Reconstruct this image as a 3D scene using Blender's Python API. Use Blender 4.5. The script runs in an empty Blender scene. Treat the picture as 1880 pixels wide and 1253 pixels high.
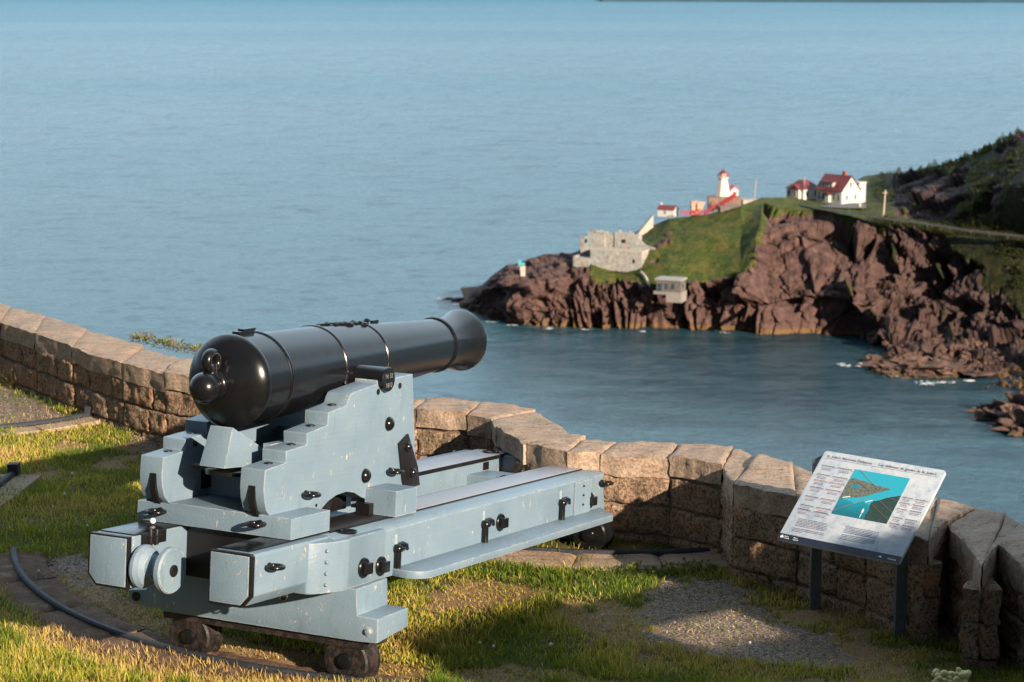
import bpy, bmesh, math, random
import numpy as np
from mathutils import Vector, Matrix, noise as mn

S = bpy.context.scene
COL = S.collection
# ------------------------------------------------------------------ camera, sky, sun
F_PX, W_PX, H_PX = 3850.0, 1880.0, 1253.0
PITCH = math.radians(9.801)
CAMZ = 4.22
SEA = CAMZ - 95.0
cd = bpy.data.cameras.new('camera')
cam = bpy.data.objects.new('camera', cd); COL.objects.link(cam); S.camera = cam
cam.location = (0, 0, CAMZ); cam.rotation_euler = (math.pi/2 - PITCH, 0, 0)
cd.sensor_width = 36.0; cd.lens = 36.0*F_PX/W_PX
cd.clip_start = 0.1; cd.clip_end = 60000
cd.dof.use_dof = True; cd.dof.focus_distance = 14.0; cd.dof.aperture_fstop = 4.5

SUN_EL = math.radians(20.0)
CLOUD = (70.0, 88.0, 101.0)
sd = Vector((0.580, -0.814, 0)).normalized()*math.cos(SUN_EL); sd.z = math.sin(SUN_EL)
wd = bpy.data.worlds.new('World'); S.world = wd; wd.use_nodes = True
wn = wd.node_tree
bg = wn.nodes['Background']
sky = wn.nodes.new('ShaderNodeTexSky'); sky.sky_type = 'NISHITA'; sky.sun_disc = False
sky.sun_elevation = SUN_EL; sky.sun_rotation = math.atan2(sd.x, sd.y)
sky.air_density = 1.0; sky.dust_density = 1.2; sky.ozone_density = 2.0; sky.altitude = 100
# pale low cloud bank along the horizon, thinning upwards
gtc = wn.nodes.new('ShaderNodeTexCoord'); gsep = wn.nodes.new('ShaderNodeSeparateXYZ'); wn.links.new(gtc.outputs['Generated'], gsep.inputs[0])
rp = wn.nodes.new('ShaderNodeValToRGB'); wn.links.new(gsep.outputs[2], rp.inputs[0])
for el_, (p_, c_) in zip([rp.color_ramp.elements[0], rp.color_ramp.elements[1], rp.color_ramp.elements.new(.5), rp.color_ramp.elements.new(.6)], ((0.0, .05), (.42, 0.0), (.10, .85), (.25, .62))):
    el_.position = p_; el_.color = (c_, c_, c_, 1)
rl_ = rp.color_ramp.elements.new(.035); rl_.color = (.10, .10, .10, 1)
cn_ = wn.nodes.new('ShaderNodeTexNoise'); cn_.inputs['Scale'].default_value = 2.2; cn_.inputs['Detail'].default_value = 5; wn.links.new(gtc.outputs['Generated'], cn_.inputs['Vector'])
cy_ = wn.nodes.new('ShaderNodeMapRange'); wn.links.new(gsep.outputs[1], cy_.inputs[0]); cy_.inputs[1].default_value = .05; cy_.inputs[2].default_value = .75; cy_.inputs[3].default_value = .03
cz_ = wn.nodes.new('ShaderNodeMath'); cz_.operation = 'MULTIPLY'; wn.links.new(rp.outputs[0], cz_.inputs[0]); wn.links.new(cy_.outputs[0], cz_.inputs[1])
cm_ = wn.nodes.new('ShaderNodeMath'); cm_.operation = 'MULTIPLY'; wn.links.new(cz_.outputs[0], cm_.inputs[0]); wn.links.new(cn_.outputs['Fac'], cm_.inputs[1])
cx_ = wn.nodes.new('ShaderNodeMix'); cx_.data_type = 'RGBA'; wn.links.new(cm_.outputs[0], cx_.inputs[0]); wn.links.new(sky.outputs[0], cx_.inputs[6]); cx_.inputs[7].default_value = (CLOUD[0], CLOUD[1], CLOUD[2], 1)
wn.links.new(cx_.outputs[2], bg.inputs[0]); bg.inputs[1].default_value = 0.022
rc_ = wn.nodes.new('ShaderNodeValToRGB'); wn.links.new(gsep.outputs[2], rc_.inputs[0]); rc_.color_ramp.elements[0].color = (.42, .80, 1.05, 1); rc_.color_ramp.elements[1].position = .17; rc_.color_ramp.elements[1].color = (1, 1, 1, 1)
rm_ = wn.nodes.new('ShaderNodeVectorMath'); rm_.operation = 'MULTIPLY'; wn.links.new(rc_.outputs[0], rm_.inputs[0]); rm_.inputs[1].default_value = CLOUD; wn.links.new(rm_.outputs[0], cx_.inputs[7])
sl = bpy.data.lights.new('sun', 'SUN'); sl.energy = 5.0; sl.angle = math.radians(0.55); sl.color = (1.0, 0.80, 0.60)
so = bpy.data.objects.new('sun', sl); COL.objects.link(so)
so.rotation_euler = sd.to_track_quat('Z', 'Y').to_euler(); so.location = (30, -50, 40)
S.view_settings.view_transform = 'Standard'; S.view_settings.look = 'None'
S.view_settings.exposure = 1.12; S.view_settings.gamma = 1.0

# ------------------------------------------------------------------ image pixel helpers (picture point -> place in the world)
FWD = np.array([0, math.cos(PITCH), -math.sin(PITCH)]); UPV = np.array([0, math.sin(PITCH), math.cos(PITCH)])
def G(x, y, z=0.0):
    r = FWD + (x-940)/F_PX*np.array([1, 0, 0]) - (y-626.5)/F_PX*UPV
    s = (z-CAMZ)/r[2]
    return (float(r[0]*s), float(r[1]*s), z)
def rnd(a, b): return random.uniform(a, b)

# ------------------------------------------------------------------ object helpers
def tag(o, label=None, cat=None, group=None, kind=None):
    if label: o['label'] = label
    if cat: o['category'] = cat
    if group: o['group'] = group
    if kind: o['kind'] = kind
    return o
def empty(name, loc=(0, 0, 0), mat=None):
    o = bpy.data.objects.new(name, None); COL.objects.link(o)
    if mat is not None: o.matrix_world = mat
    else: o.location = loc
    o.empty_display_size = .1
    return o
def fin(name, bm, mat, parent=None, bevel=0, seg=2, smooth=True, ang=35):
    if bevel:
        ed = [e for e in bm.edges if len(e.link_faces) == 2 and e.calc_face_angle(0) > math.radians(32)]
        if ed: bmesh.ops.bevel(bm, geom=ed, offset=bevel, segments=seg, profile=.6, affect='EDGES', clamp_overlap=True)
    me = bpy.data.meshes.new(name)
    bmesh.ops.recalc_face_normals(bm, faces=bm.faces[:]) if bevel else None
    bm.to_mesh(me); bm.free()
    if smooth:
        me.polygons.foreach_set('use_smooth', [True]*len(me.polygons))
        me.set_sharp_from_angle(angle=math.radians(ang))
    o = bpy.data.objects.new(name, me); COL.objects.link(o)
    if mat: 
        for m in (mat if isinstance(mat, (list, tuple)) else [mat]): me.materials.append(m)
    if parent is not None: o.parent = parent
    return o
def npmesh(name, verts, faces_loops, nper, mat, attrs=None, smooth=False, parent=None):
    """verts (N,3); faces_loops flat int array, nper verts per face (const)"""
    me = bpy.data.meshes.new(name)
    verts = np.asarray(verts, dtype=np.float32); fl = np.asarray(faces_loops, dtype=np.int32).ravel()
    nf = len(fl)//nper
    me.vertices.add(len(verts)); me.vertices.foreach_set('co', verts.ravel())
    me.loops.add(len(fl)); me.loops.foreach_set('vertex_index', fl)
    me.polygons.add(nf); me.polygons.foreach_set('loop_start', np.arange(0, nf*nper, nper, dtype=np.int32))
    me.polygons.foreach_set('loop_total', np.full(nf, nper, dtype=np.int32))
    if smooth: me.polygons.foreach_set('use_smooth', np.ones(nf, dtype=bool))
    me.update(calc_edges=True)
    for k, (ty, arr) in (attrs or {}).items():
        at = me.attributes.new(k, ty, 'POINT')
        arr = np.asarray(arr, dtype=np.float32)
        at.data.foreach_set('value' if ty == 'FLOAT' else ('color' if ty == 'FLOAT_COLOR' else 'vector'), arr.ravel())
    if mat: me.materials.append(mat)
    o = bpy.data.objects.new(name, me); COL.objects.link(o)
    if parent is not None: o.parent = parent
    return o
def box(bm, x0, x1, y0, y1, z0, z1, M=None, mi=0):
    vs = [bm.verts.new((x, y, z)) for z in (z0, z1) for y in (y0, y1) for x in (x0, x1)]
    if M is not None:
        for v_ in vs: v_.co = M @ v_.co
    for f in ((0, 2, 3, 1), (4, 5, 7, 6), (0, 1, 5, 4), (2, 6, 7, 3), (0, 4, 6, 2), (1, 3, 7, 5)):
        ff = bm.faces.new([vs[i] for i in f]); ff.material_index = mi
    return vs
def prism(bm, pts, a0, a1, axis='x', M=None):
    """outline pts (p,q) extruded along axis. axis x: (a,p,q); y:(p,a,q); z:(p,q,a)"""
    def mk(a, p, q):
        c = Vector({'x': (a, p, q), 'y': (p, a, q), 'z': (p, q, a)}[axis])
        return bm.verts.new(M @ c if M is not None else c)
    A = [mk(a0, *p) for p in pts]; B = [mk(a1, *p) for p in pts]
    n = len(pts)
    bm.faces.new(A); bm.faces.new(B[::-1])
    for i in range(n): bm.faces.new((A[i], B[i], B[(i+1) % n], A[(i+1) % n]))
    bmesh.ops.recalc_face_normals(bm, faces=bm.faces[:])
def basis(axis):
    a = Vector(axis).normalized(); t = Vector((0, 0, 1)) if abs(a.z) < .9 else Vector((1, 0, 0))
    b = a.cross(t).normalized(); c = a.cross(b).normalized()
    return a, b, c
def lathe(bm, prof, origin, axis, n=24, cap=True):
    """prof list of (t, r) along axis"""
    a, b, c = basis(axis); o = Vector(origin); rings = []
    for t, r in prof:
        rings.append([bm.verts.new(o+a*t+(b*math.cos(2*math.pi*k/n)+c*math.sin(2*math.pi*k/n))*max(r, 1e-4)) for k in range(n)])
    for i in range(len(rings)-1):
        for k in range(n):
            bm.faces.new((rings[i][k], rings[i][(k+1) % n], rings[i+1][(k+1) % n], rings[i+1][k]))
    if cap: bm.faces.new(rings[0][::-1]); bm.faces.new(rings[-1])
    bmesh.ops.recalc_face_normals(bm, faces=bm.faces[:])
def torus(bm, c, axis, R, r, n=28, m=10, a0=0, a1=2*math.pi, sx=1, start=None):
    a, b, d = basis(axis); c = Vector(c)
    if start is not None: b = Vector(start).normalized(); d = a.cross(b)
    full = abs(a1-a0-2*math.pi) < 1e-6; rings = []
    for i in range(n if full else n+1):
        t = a0+(a1-a0)*i/n; dr = b*math.cos(t)*sx+d*math.sin(t)
        rings.append([bm.verts.new(c+dr*R+(dr*math.cos(2*math.pi*j/m)+a*math.sin(2*math.pi*j/m))*r) for j in range(m)])
    N = len(rings)
    for i in range(N if full else N-1):
        for j in range(m): bm.faces.new((rings[i][j], rings[(i+1) % N][j], rings[(i+1) % N][(j+1) % m], rings[i][(j+1) % m]))
    if not full: bm.faces.new(rings[0]); bm.faces.new(rings[-1][::-1])
    bmesh.ops.recalc_face_normals(bm, faces=bm.faces[:])
def ball(bm, c, r, sz=(1, 1, 1), u=16, v_=10):
    M = Matrix.Translation(c) @ Matrix.Diagonal((*[r*s for s in sz], 1))
    bmesh.ops.create_uvsphere(bm, u_segments=u, v_segments=v_, radius=1, matrix=M)
def tube(bm, pts, r, n=8):
    pts = [Vector(p) for p in pts]; rings = []
    for i, p in enumerate(pts):
        d = (pts[min(i+1, len(pts)-1)]-pts[max(i-1, 0)])
        a, b, c = basis(d); rr = r[i] if isinstance(r, (list, tuple)) else r
        rings.append([bm.verts.new(p+(b*math.cos(2*math.pi*k/n)+c*math.sin(2*math.pi*k/n))*rr) for k in range(n)])
    for i in range(len(rings)-1):
        for k in range(n): bm.faces.new((rings[i][k], rings[i][(k+1) % n], rings[i+1][(k+1) % n], rings[i+1][k]))
    bm.faces.new(rings[0][::-1]); bm.faces.new(rings[-1])
NB = bmesh.new
# numpy value noise
def _h(ix, iy, s):
    h = (ix*374761393+iy*668265263+s*1442695041) & 0xffffffff
    h = ((h ^ (h >> 13))*1274126177) & 0xffffffff
    return ((h ^ (h >> 16)) & 0xffff)/65535.0
def vn(x, y, s=0):
    x = np.asarray(x, float); y = np.asarray(y, float)
    ix = np.floor(x).astype(np.int64); iy = np.floor(y).astype(np.int64); fx = x-ix; fy = y-iy
    fx = fx*fx*(3-2*fx); fy = fy*fy*(3-2*fy)
    return (_h(ix, iy, s)*(1-fx)+_h(ix+1, iy, s)*fx)*(1-fy)+(_h(ix, iy+1, s)*(1-fx)+_h(ix+1, iy+1, s)*fx)*fy
def fbm(x, y, s=0, o=4):
    t = 0; a = .5; n = 0
    for i in range(o): t = t+a*vn(x, y, s+i*17); n += a; a *= .5; x = x*2.03; y = y*2.03
    return t/n
def inpoly(X, Y, P):
    X = np.asarray(X, float); Y = np.asarray(Y, float); c = np.zeros(X.shape, bool); n = len(P)
    for i in range(n):
        x1, y1 = P[i][:2]; x2, y2 = P[(i+1) % n][:2]
        if y1 == y2: continue
        c ^= ((y1 > Y) != (y2 > Y)) & (X < (x2-x1)*(Y-y1)/(y2-y1)+x1)
    return c
def sst(a, b, x):
    t = np.clip((x-a)/(b-a), 0, 1); return t*t*(3-2*t)

# ------------------------------------------------------------------ materials
class NT:
    def __init__(s, name):
        s.m = bpy.data.materials.new(name); s.m.use_nodes = True; s.t = s.m.node_tree
        s.b = s.t.nodes['Principled BSDF']; s.out = s.t.nodes['Material Output']
    def n(s, ty, **k):
        x = s.t.nodes.new('ShaderNode'+ty)
        for a, v in k.items(): setattr(x, a, v)
        return x
    def l(s, a, b): s.t.links.new(a, b)
    def coord(s, kind='Object'): return s.n('TexCoord').outputs[kind]
    def map(s, src, sc=(1, 1, 1), rot=(0, 0, 0)):
        m = s.n('Mapping'); s.l(src, m.inputs[0]); m.inputs['Scale'].default_value = sc; m.inputs['Rotation'].default_value = rot
        return m.outputs[0]
    def noise(s, src, scale=5, detail=5, rough=.6, dist=0):
        x = s.n('TexNoise'); s.l(src, x.inputs['Vector']); x.inputs['Scale'].default_value = scale
        x.inputs['Detail'].default_value = detail; x.inputs['Roughness'].default_value = rough; x.inputs['Distortion'].default_value = dist
        return x.outputs['Fac']
    def vor(s, src, scale=5, feature='F1', out='Distance', rnd_=1):
        x = s.n('TexVoronoi', feature=feature); s.l(src, x.inputs['Vector']); x.inputs['Scale'].default_value = scale
        x.inputs['Randomness'].default_value = rnd_
        return x.outputs[out]
    def ramp(s, fac, st, interp='LINEAR'):
        r = s.n('ValToRGB'); s.l(fac, r.inputs[0]); e = r.color_ramp; e.interpolation = interp
        while len(e.elements) < len(st): e.elements.new(.5)
        for el, (p, c) in zip(e.elements, st):
            el.position = p; el.color = (c, c, c, 1) if isinstance(c, (int, float)) else (*c, 1)
        return r.outputs[0]
    def mix(s, fac, a, b, mode='MIX'):
        m = s.n('Mix', data_type='RGBA', blend_type=mode)
        for i, v in ((0, fac), (6, a), (7, b)):
            if isinstance(v, (int, float)): m.inputs[i].default_value = v
            elif isinstance(v, tuple): m.inputs[i].default_value = (*v, 1)
            else: s.l(v, m.inputs[i])
        return m.outputs[2]
    def math(s, op, a, b=0.0, c=0.0, clamp=False):
        m = s.n('Math', operation=op); m.use_clamp = clamp
        for i, v in ((0, a), (1, b), (2, c)):
            if isinstance(v, (int, float)): m.inputs[i].default_value = v
            else: s.l(v, m.inputs[i])
        return m.outputs[0]
    def bump(s, h, strength=.3, dist=.01, normal=None):
        b = s.n('Bump'); s.l(h, b.inputs['Height']); b.inputs['Strength'].default_value = strength
        b.inputs['Distance'].default_value = dist
        if normal is not None: s.l(normal, b.inputs['Normal'])
        return b.outputs[0]
    def set(s, col=None, rough=None, normal=None, metal=None, spec=None, coat=None):
        for k, v in (('Base Color', col), ('Roughness', rough), ('Normal', normal), ('Metallic', metal), ('Specular IOR Level', spec), ('Coat Weight', coat)):
            if v is None: continue
            if isinstance(v, (int, float)): s.b.inputs[k].default_value = v
            elif isinstance(v, tuple): s.b.inputs[k].default_value = (*v, 1)
            else: s.l(v, s.b.inputs[k])
        return s.m
    def edge(s, r=.006):
        bv = s.n('Bevel', samples=4); bv.inputs['Radius'].default_value = r
        g = s.n('NewGeometry'); d = s.n('VectorMath', operation='DOT_PRODUCT')
        s.l(bv.outputs[0], d.inputs[0]); s.l(g.outputs['Normal'], d.inputs[1])
        return s.math('SUBTRACT', 1.0, d.outputs['Value'])

def mat_paint():
    t = NT('blue grey paint'); c = t.coord()
    big = t.noise(c, 3.2, 5, .6); fine = t.noise(c, 40, 4, .6)
    streak = t.noise(t.map(c, (60, 2.5, 60)), 1.0, 4, .6)
    col = t.ramp(big, [(.25, (.112, .178, .250)), (.75, (.155, .226, .300))])
    col = t.mix(t.math('MULTIPLY', streak, .30), col, (.20, .275, .31))
    chips = t.ramp(t.noise(t.map(c, (1, 1, .55)), 24, 7, .70, .4), [(.615, 0.0), (.635, 1.0)])
    area = t.ramp(t.noise(c, 3.1, 3, .55), [(.47, 0.0), (.56, 1.0)])
    ch = t.math('MULTIPLY', chips, area)
    e = t.edge(.012)
    ew = t.math('MULTIPLY', t.ramp(e, [(.02, 0.0), (.10, 1.0)]), t.ramp(t.noise(c, 14, 6, .75), [(.42, 0.0), (.56, 1.0)]))
    col = t.mix(t.math('MULTIPLY', ew, .85), col, (.42, .42, .40))
    col = t.mix(ch, col, (.42, .37, .29))
    dirt = t.ramp(t.noise(t.map(c, (9, 9, 2.2)), 1.0, 6, .7), [(.56, 0.0), (.76, 1.0)])
    col = t.mix(t.math('MULTIPLY', dirt, .5), col, (.085, .115, .125))
    specks = t.ramp(t.vor(c, 55), [(.055, 1.0), (.085, 0.0)])
    sp = t.math('MULTIPLY', specks, t.ramp(t.noise(c, 4.5, 2), [(.55, 0.0), (.6, 1.0)]))
    col = t.mix(t.math('MULTIPLY', sp, .8), col, (.16, .15, .13))
    h = t.math('ADD', t.math('MULTIPLY', streak, .85), t.math('MULTIPLY', fine, .12))
    h = t.math('SUBTRACT', h, t.math('MULTIPLY', ch, .8))
    return t.set(col, t.ramp(big, [(.3, .42), (.7, .58)]), t.bump(h, .45, .005), spec=.4)
def mat_black(name='glossy black paint', rough=(.17, .27), col=(.0055, .006, .0075), flake=.35, bs=.07):
    t = NT(name); c = t.coord()
    n1 = t.noise(c, 9, 5, .6); n2 = t.noise(c, 70, 4, .6)
    cc = t.mix(t.ramp(n1, [(.4, 0.0), (.8, .6)]), col, tuple(x*1.9 for x in col))
    sp = t.math('MULTIPLY', t.ramp(t.noise(c, 60, 5, .7), [(.70, 0.0), (.73, 1.0)]), flake)
    cc = t.mix(sp, cc, (.20, .17, .15))
    return t.set(cc, t.ramp(n1, [(.3, rough[0]), (.75, rough[1])]), t.bump(t.math('ADD', t.math('MULTIPLY', n1, .7), t.math('MULTIPLY', n2, .3)), bs, .006), spec=.38)
def mat_simple(name, col, rough=.6, var=.25, scale=8, bump=.15, bd=.01, spec=.4):
    t = NT(name); c = t.coord(); n = t.noise(c, scale, 5, .65)
    cc = t.mix(t.ramp(n, [(.3, 0.0), (.7, 1.0)]), tuple(x*(1-var) for x in col), tuple(min(1, x*(1+var)) for x in col))
    return t.set(cc, rough, t.bump(n, bump, bd) if bump else None, spec=spec)
def mat_iron_rust():
    t = NT('rusting black iron'); c = t.coord(); n = t.noise(c, 22, 6, .7); n2 = t.noise(c, 120, 4, .7)
    cc = t.mix(t.ramp(n, [(.50, 0.0), (.60, .75)]), (.010, .009, .010), (.034, .019, .013))
    cc = t.mix(t.ramp(n2, [(.52, 0.0), (.62, .8)]), cc, (.012, .010, .010))
    return t.set(cc, t.ramp(n, [(.4, .28), (.6, .8)]), t.bump(t.math('ADD', n, n2), .7, .006))
def mat_stone(top=False):
    t = NT('pale weathered sandstone' if top else 'rough hewn sandstone'); c = t.coord()
    g = t.n('NewGeometry')
    isl = g.outputs['Random Per Island']
    base = t.ramp(isl, [(0.0, (.33, .175, .098)), (.35, (.38, .235, .145)), (.7, (.22, .125, .078)), (1.0, (.40, .28, .185))])
    n = t.noise(c, 6, 6, .68, .3); n2 = t.noise(c, 45, 6, .72); n3 = t.noise(c, 1.7, 4, .6)
    col = t.mix(t.ramp(n, [(.35, 0.0), (.7, 1.0)]), base, (.37, .28, .20))
    col = t.mix(t.ramp(n2, [(.46, 0.0), (.60, .88)]), col, (.05, .036, .028))
    lich = t.math('MULTIPLY', t.ramp(t.noise(c, 11, 7, .75), [(.54, 0.0), (.62, 1.0)]), t.ramp(n3, [(.42, 0.0), (.58, 1.0)]))
    col = t.mix(t.math('MULTIPLY', lich, .7), col, (.085, .08, .07))
    pale = t.ramp(t.noise(t.map(c, (1, 1, 1)), 27, 6, .75), [(.60, 0.0), (.68, 1.0)])
    col = t.mix(t.math('MULTIPLY', pale, .55), col, (.52, .49, .44))
    org = t.math('MULTIPLY', t.ramp(t.noise(c, 3.3, 5, .7), [(.58, 0.0), (.66, 1.0)]), .5)
    col = t.mix(org, col, (.55, .22, .09))
    if top:
        col = t.mix(.42, col, t.ramp(t.noise(t.map(c, (2, 7, 7), (0, 0, .6)), 3, 7, .75), [(.36, (.13, .12, .11)), (.47, (.40, .33, .27)), (.62, (.52, .43, .35))]))
    chis = t.noise(t.map(c, (40, 40, 9), (.5, .3, 0)), 1, 3, .6)
    h = t.math('ADD', t.math('MULTIPLY', n, .5), t.math('MULTIPLY', n2, .5)); h = t.math('ADD', h, t.math('MULTIPLY', chis, 0.18 if top else .45))
    return t.set(col, .88, t.bump(h, 1.0 if not top else .7, .035), spec=.25)

PAINT = mat_paint(); BLACK = mat_black(); IRON = mat_iron_rust()
BLKFLAT = mat_black('satin black paint', (.35, .5), (.0065, .0065, .0075), .12, .25)
def mat_strip():
    t = NT('iron strip painted grey'); c = t.coord(); n = t.noise(c, 12, 5, .65)
    yy = t.n('SeparateXYZ'); t.l(c, yy.inputs[0])
    k = t.ramp(t.math('MULTIPLY_ADD', n, .10, t.math('MULTIPLY', yy.outputs[1], .2)), [(.425, 0.0), (.46, 1.0)])
    col = t.mix(k, (.016, .014, .016), t.ramp(n, [(.3, (.205, .225, .265)), (.75, (.27, .285, .32))]))
    sp = t.ramp(t.noise(c, 50, 5, .7), [(.68, 0.0), (.72, 1.0)])
    col = t.mix(t.math('MULTIPLY', sp, .6), col, (.30, .20, .13))
    return t.set(col, t.ramp(n, [(.3, .30), (.7, .5)]), t.bump(n, .2, .005))
STRIP = mat_strip()
STONE = mat_stone(); COPING = mat_stone(True)

# ------------------------------------------------------------------ ground
XC = np.array([-0.15, .6, 1.2])
def wallY(x):  # rough plan line of the parapet front
    return np.interp(x, [-8, -5.4, -2.95, -.8, -.17, .1, .42, 1.2, 1.57, 2.0, 2.7, 3.2, 4.5], [25.5, 21.9, 18.9, 17.2, 16.8, 16.0, 15.7, 15.5, 14.9, 14.2, 13.2, 12.6, 10.6])
def gz(x, y):
    x = np.asarray(x, float); y = np.asarray(y, float)
    z = -.02-.02*sst(.9, 1.6, x)*sst(12.0, 13.2, y)
    z = z+.213*np.maximum(0, 12.25-y)
    # unseen grassy bank added to the right, its crest shaping the lower-right shadow
    e = x*.875+y*.485; t = -x*.485+y*.875
    return z
def bank(x, y):  # added grass bank out of view, crest cut to throw the lower-right shadow
    e = x*.814+y*.580; t = -x*.580+y*.814
    h = np.interp(e, [6.2, 6.78, 6.95, 8.35, 8.5, 9.2, 9.35, 12, 16, 18], [0, 1.6, 2.33, 2.37, 1.84, 1.80, 2.36, 2.5, 2.7, 0])
    d = t-4.5; wd_ = np.where(d > 0, .5, 1.6)
    return h*np.exp(-(d/wd_)**2)
def gz2(x, y):
    z = gz(x, y); b = bank(np.asarray(x, float), np.asarray(y, float))
    return np.maximum(z, np.where(b > .03, b, -9))
def pg(l, z=0.0): return [G(x, y, z)[:2] for x, y in l]
GRAVEL = [pg([(-60, 700), (0, 703), (95, 735), (165, 763), (120, 775), (0, 790), (-60, 800)]),
          pg([(205, 800), (300, 795), (345, 815), (345, 850), (265, 845)]),
          pg([(75, 1028), (165, 1012), (245, 1035), (245, 1062), (150, 1068)]),
          pg([(1180, 1085), (1240, 1058), (1330, 1062), (1420, 1095), (1400, 1125), (1480, 1150), (1560, 1205), (1420, 1207), (1290, 1200), (1190, 1165)])]
DRY = [pg([(740, 1100), (900, 1060), (1010, 1080), (960, 1110), (800, 1140)]), pg([(190, 990), (330, 960), (360, 1000), (200, 1010)]),
       pg([(1040, 1110), (1240, 1120), (1300, 1190), (1100, 1180)]), pg([(1400, 1150), (1700, 1180), (1750, 1210), (1480, 1215)]),
       pg([(1400, 1100), (1880, 1150), (1880, 1180), (1450, 1140)])]
RC = np.array((.25, 16.1)); RR = 4.08      # rear racer ring
FC = np.array((.85, 17.62)); FR = 2.5      # front racer ring
def kerbmask(x, y):
    r1 = np.hypot(x-RC[0], y-RC[1]); k1 = (np.abs(r1-RR-.02) < .27) & (y < RC[1]-1.0) & (x < -.5)
    r2 = np.hypot(x-FC[0], y-FC[1]); k2 = (np.abs(r2-FR-.1) < .27) & (y < 16.2)
    return k1 | k2
def masks(x, y):
    x = np.asarray(x, float); y = np.asarray(y, float)
    wx = x+.16*(fbm(x*2.2, y*2.2, 3)-.5)*2; wy = y+.3*(fbm(x*2.2, y*2.2, 9)-.5)*2; wx = wx+.34*(fbm(x*13, y*13, 14, 3)-.5); wy = wy+.5*(fbm(x*13, y*13, 19, 3)-.5)
    gr = np.zeros(x.shape); dr = np.zeros(x.shape)
    for P in GRAVEL: gr = np.maximum(gr, inpoly(wx, wy, P))
    for P in DRY: dr = np.maximum(dr, inpoly(wx, wy, P)*.85)
    r1 = np.abs(np.hypot(x-RC[0], y-RC[1])-RR)
    dr = np.maximum(dr, (r1 < .42+.14*fbm(x*3, y*3, 2))*(y < RC[1]-1)*(x < -.5)*.8)
    dr = np.maximum(dr, .75*sst(.58, .75, fbm(x*1.7, y*1.7, 31)))
    return gr, dr
def build_ground():
    xs = np.concatenate([np.linspace(-40, -8, 20), np.arange(-7.5, 5.0, .05), np.arange(5.1, 13, .15), np.linspace(10, 40, 16)])
    ys = np.concatenate([np.linspace(-30, 2, 16), np.arange(2.5, 11.6, .10), np.arange(11.6, 24.5, .05), np.linspace(25, 40, 12)])
    X, Y = np.meshgrid(xs, ys); Z = gz2(X, Y)
    gr, dr = masks(X, Y)
    Z = Z+.025*(fbm(X*1.3, Y*1.3, 5)-.5)+.012*(fbm(X*9, Y*9, 6)-.5)
    # beyond the parapet the hillside falls away to the sea
    over = Y-wallY(X)-.62
    Z = np.where(over > 0, Z-over*1.1-.15, Z)
    Z = np.where(kerbmask(X, Y), Z-.03, Z)
    ny, nx = X.shape; idx = np.arange(ny*nx).reshape(ny, nx)
    F = np.stack([idx[:-1, :-1], idx[:-1, 1:], idx[1:, 1:], idx[1:, :-1]], -1).reshape(-1, 4)
    t = NT('ground soil gravel and turf'); c = t.coord()
    a1 = t.n('Attribute', attribute_name='gravel').outputs['Fac']; a2 = t.n('Attribute', attribute_name='dry').outputs['Fac']
    n = t.noise(c, 8, 6, .7); n2 = t.noise(c, 70, 5, .75); vo = t.vor(c, 75, out='Color')
    turf = t.mix(n, (.045, .058, .014), (.095, .085, .026))
    dry = t.ramp(n2, [(.3, (.13, .08, .04)), (.6, (.32, .21, .12)), (.8, (.42, .30, .19))])
    sep = t.n('SeparateColor'); t.l(vo, sep.inputs[0])
    grv = t.ramp(sep.outputs[0], [(0, (.065, .050, .042)), (.4, (.15, .12, .10)), (.75, (.25, .20, .165)), (1, (.36, .29, .24))])
    grv = t.mix(t.ramp(t.noise(c, 3, 4), [(.45, 0.0), (.7, .5)]), grv, (.16, .11, .075))
    col = t.mix(a2, turf, dry); col = t.mix(a1, col, grv)
    hv = t.math('ADD', t.math('MULTIPLY', t.vor(c, 75), a1), t.math('MULTIPLY', n2, .6))
    m = t.set(col, .92, t.bump(hv, .8, .012), spec=.2)
    V = np.stack([X, Y, Z], -1).reshape(-1, 3)
    o = npmesh('ground', V, F, 4, m, {'gravel': ('FLOAT', gr.ravel()), 'dry': ('FLOAT', dr.ravel())}, True)
    tag(o, kind='structure')
build_ground()

# hillside below the parapet down to the sea
def build_hillside():
    xs = np.linspace(-260, 150, 90); n = 26; V = []
    for j in range(n):
        q = j/(n-1)
        for x in xs:
            y0 = float(np.interp(x, [-260, -40, -8, 3, 40, 150], [140, 50, 26, 13.6, -20, -60]))+1.4
            yy = y0+q**1.15*72; zz = -1.6-q*(92) + (8 if 0 else 0)
            d = mn.fractal(Vector((x*.05, yy*.05, zz*.05)), 1.0, 2.0, 4)*3.0*min(1, q*4)
            V.append((x, yy+d, zz-abs(d)*.3))
    nx = len(xs); idx = np.arange(n*nx).reshape(n, nx)
    F = np.stack([idx[:-1, :-1], idx[:-1, 1:], idx[1:, 1:], idx[1:, :-1]], -1).reshape(-1, 4)
    tag(npmesh('hillside', V, F, 4, mat_simple('hillside scrub', (.07, .07, .035), .9, .4, .2, .5, .5), None, True), kind='structure')
build_hillside()

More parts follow.
